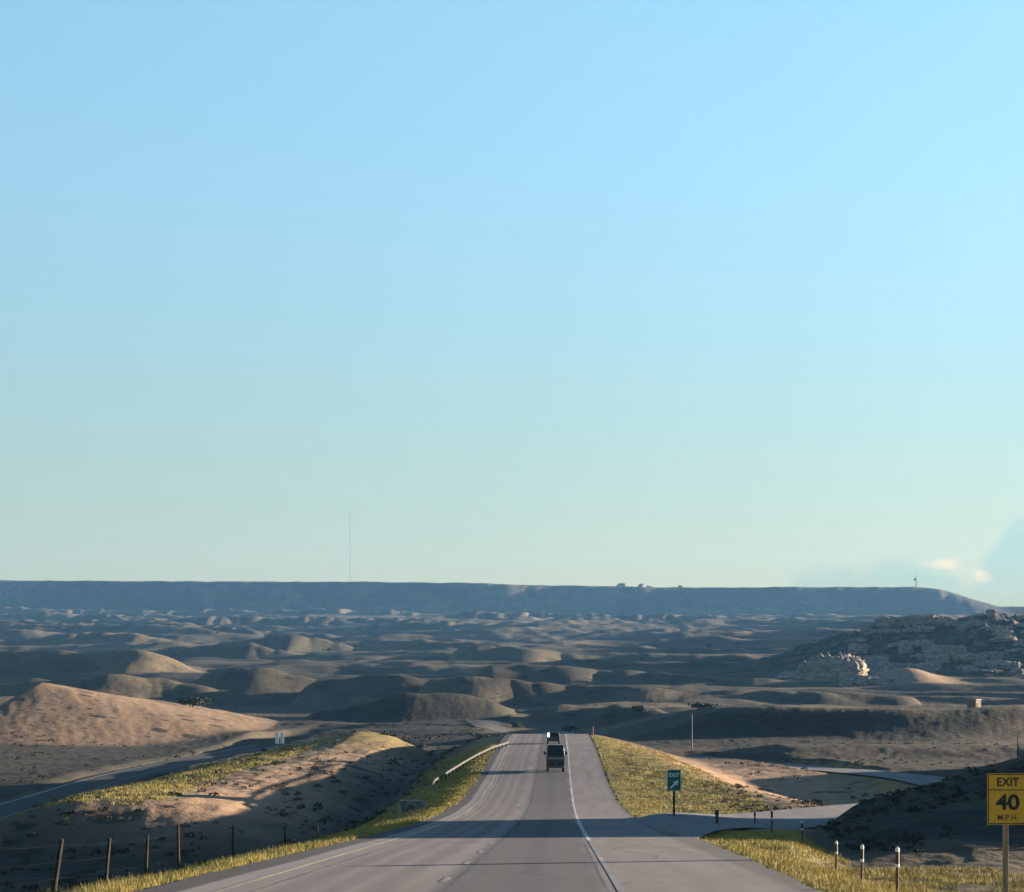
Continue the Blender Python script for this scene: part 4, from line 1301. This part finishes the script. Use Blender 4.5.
# ------------------------------------------------------------------ trees and bushes one can tell apart
def tree(px, d, wpx, hpx, label, seed, group=None, name='juniper_tree', cat='tree'):
    x = (px - 558) / F * d; g = zat(x, d)
    w_ = wpx / F * d; h = hpx / F * d
    rg = np.random.default_rng(seed)
    root = empty(name, (x, d, g), label, cat, group)
    m = MB()
    tr = max(0.12, w_ * 0.035)
    m.tube([(0, 0, -0.3), (0.05 * w_, 0, h * 0.3), (0, 0, h * 0.75)], [tr, tr * .7, tr * .25], 7)
    for k in range(4):
        a = k * 1.7 + seed
        m.tube([(0.03 * w_, 0, h * 0.22), (math.cos(a) * w_ * .3, math.sin(a) * w_ * .3, h * (0.5 + .08 * k))], [tr * .5, tr * .15], 5)
    m.build('trunk', M['bark'], root)
    ncl = 14; nl = 70
    cc = rg.normal(size=(ncl, 3)); cc /= np.linalg.norm(cc, axis=1, keepdims=True)
    cc = cc * (0.35 + 0.65 * rg.random((ncl, 1))) * np.array([w_ * .36, w_ * .36, h * .30]) + np.array([0, 0, h * .55])
    c = cc[:, None, :] + rg.normal(size=(ncl, nl, 3)) * np.array([w_ * .10, w_ * .10, h * .10])
    a = rg.normal(size=c.shape); a /= np.linalg.norm(a, axis=-1, keepdims=True)
    b = np.cross(a, rg.normal(size=c.shape)); b /= np.linalg.norm(b, axis=-1, keepdims=True)
    s = w_ * 0.045
    q = np.stack([c - a * s, c + b * s * .7, c + a * s, c - b * s * .7], 2).reshape(-1, 3)
    np_mesh('crown', q, np.arange(len(q)).reshape(-1, 4), M['juniper'], parent=root)
tree(192, 745, 26, 11, 'wide dark juniper clump behind the sunlit left hill, larger of two side by side', 1)
tree(203, 770, 16, 10, 'rounded dark juniper touching the right side of the wide clump', 2)
tree(115, 1000, 9, 7, 'single small dark juniper on the shaded slope above the sunlit left hill', 3)
tree(371, 850, 9, 6, 'small dark juniper at the end of a pale strip in mid valley', 4)
tree(403, 1500, 7, 4, 'tiny dark bush far up the middle of the valley', 5, name='bush', cat='bush')
tree(640, 760, 20, 8, 'low dark juniper just right of the road far beyond the crest', 6)
tree(704, 660, 32, 6, 'long low dark thicket behind the top of the right ridge', 7, name='thicket', cat='thicket')
tree(570, 720, 18, 7, 'dark shrub beyond the crest to the right of the van', 8, name='shrub', cat='shrub')
tree(517, 730, 16, 6, 'dark shrub beyond the crest to the left of the van', 9, name='shrub', cat='shrub')
for i, (px, wp, hp, lb) in enumerate(((621, 10, 5.0, 'leftmost of the trees on the mesa skyline'), (641, 7, 5.5, 'rounded tree near the middle of the mesa skyline group'),
                                      (649, 7, 3.5, 'low tree just right of the rounded one on the mesa skyline'), (680, 7, 3.5, 'lone tree on the mesa skyline, right of the group'))):
    tree(px, 5625, wp, hp, lb, 30 + i, 'trees on the mesa skyline')

rt = random.Random(9)
for i in range(16):
    px = rt.choice([rt.uniform(215, 335), rt.uniform(225, 300), rt.uniform(700, 800)]); d = rt.uniform(2100, 3000)
    tree(px, d, rt.uniform(4, 9), rt.uniform(2.5, 4), 'dark speck of a juniper far out on the valley slopes', 60 + i, 'junipers far out in the valley')

# ------------------------------------------------------------------ far stretch of side road
draped('dirt_track', [(-150, 708), (-156, 694), (-158, 676), (-154, 652), (-147, 628)], 2.6, M['track'], 0.06)
draped('side_road', [(-17, 668), (-20, 700), (-22, 730), (-24, 756)], 11.0, M['asphalt_dark'], 0.12)

# ------------------------------------------------------------------ haze
def haze():
    m = bpy.data.materials.new('haze_air')
    m.use_nodes = True
    t = NT(m.node_tree)
    v = t.n('ShaderNodeVolumePrincipled', {'Color': (0.22, 0.54, 1.0), 'Density': 2.8e-5, 'Anisotropy': 0.1})
    t.n('ShaderNodeOutputMaterial', {'Volume': v.outputs[0]})
    o = MB().box(-5200, 5200, -160, 9300, -32, 480).build('haze', m)
    tag(o, kind='stuff')
haze()
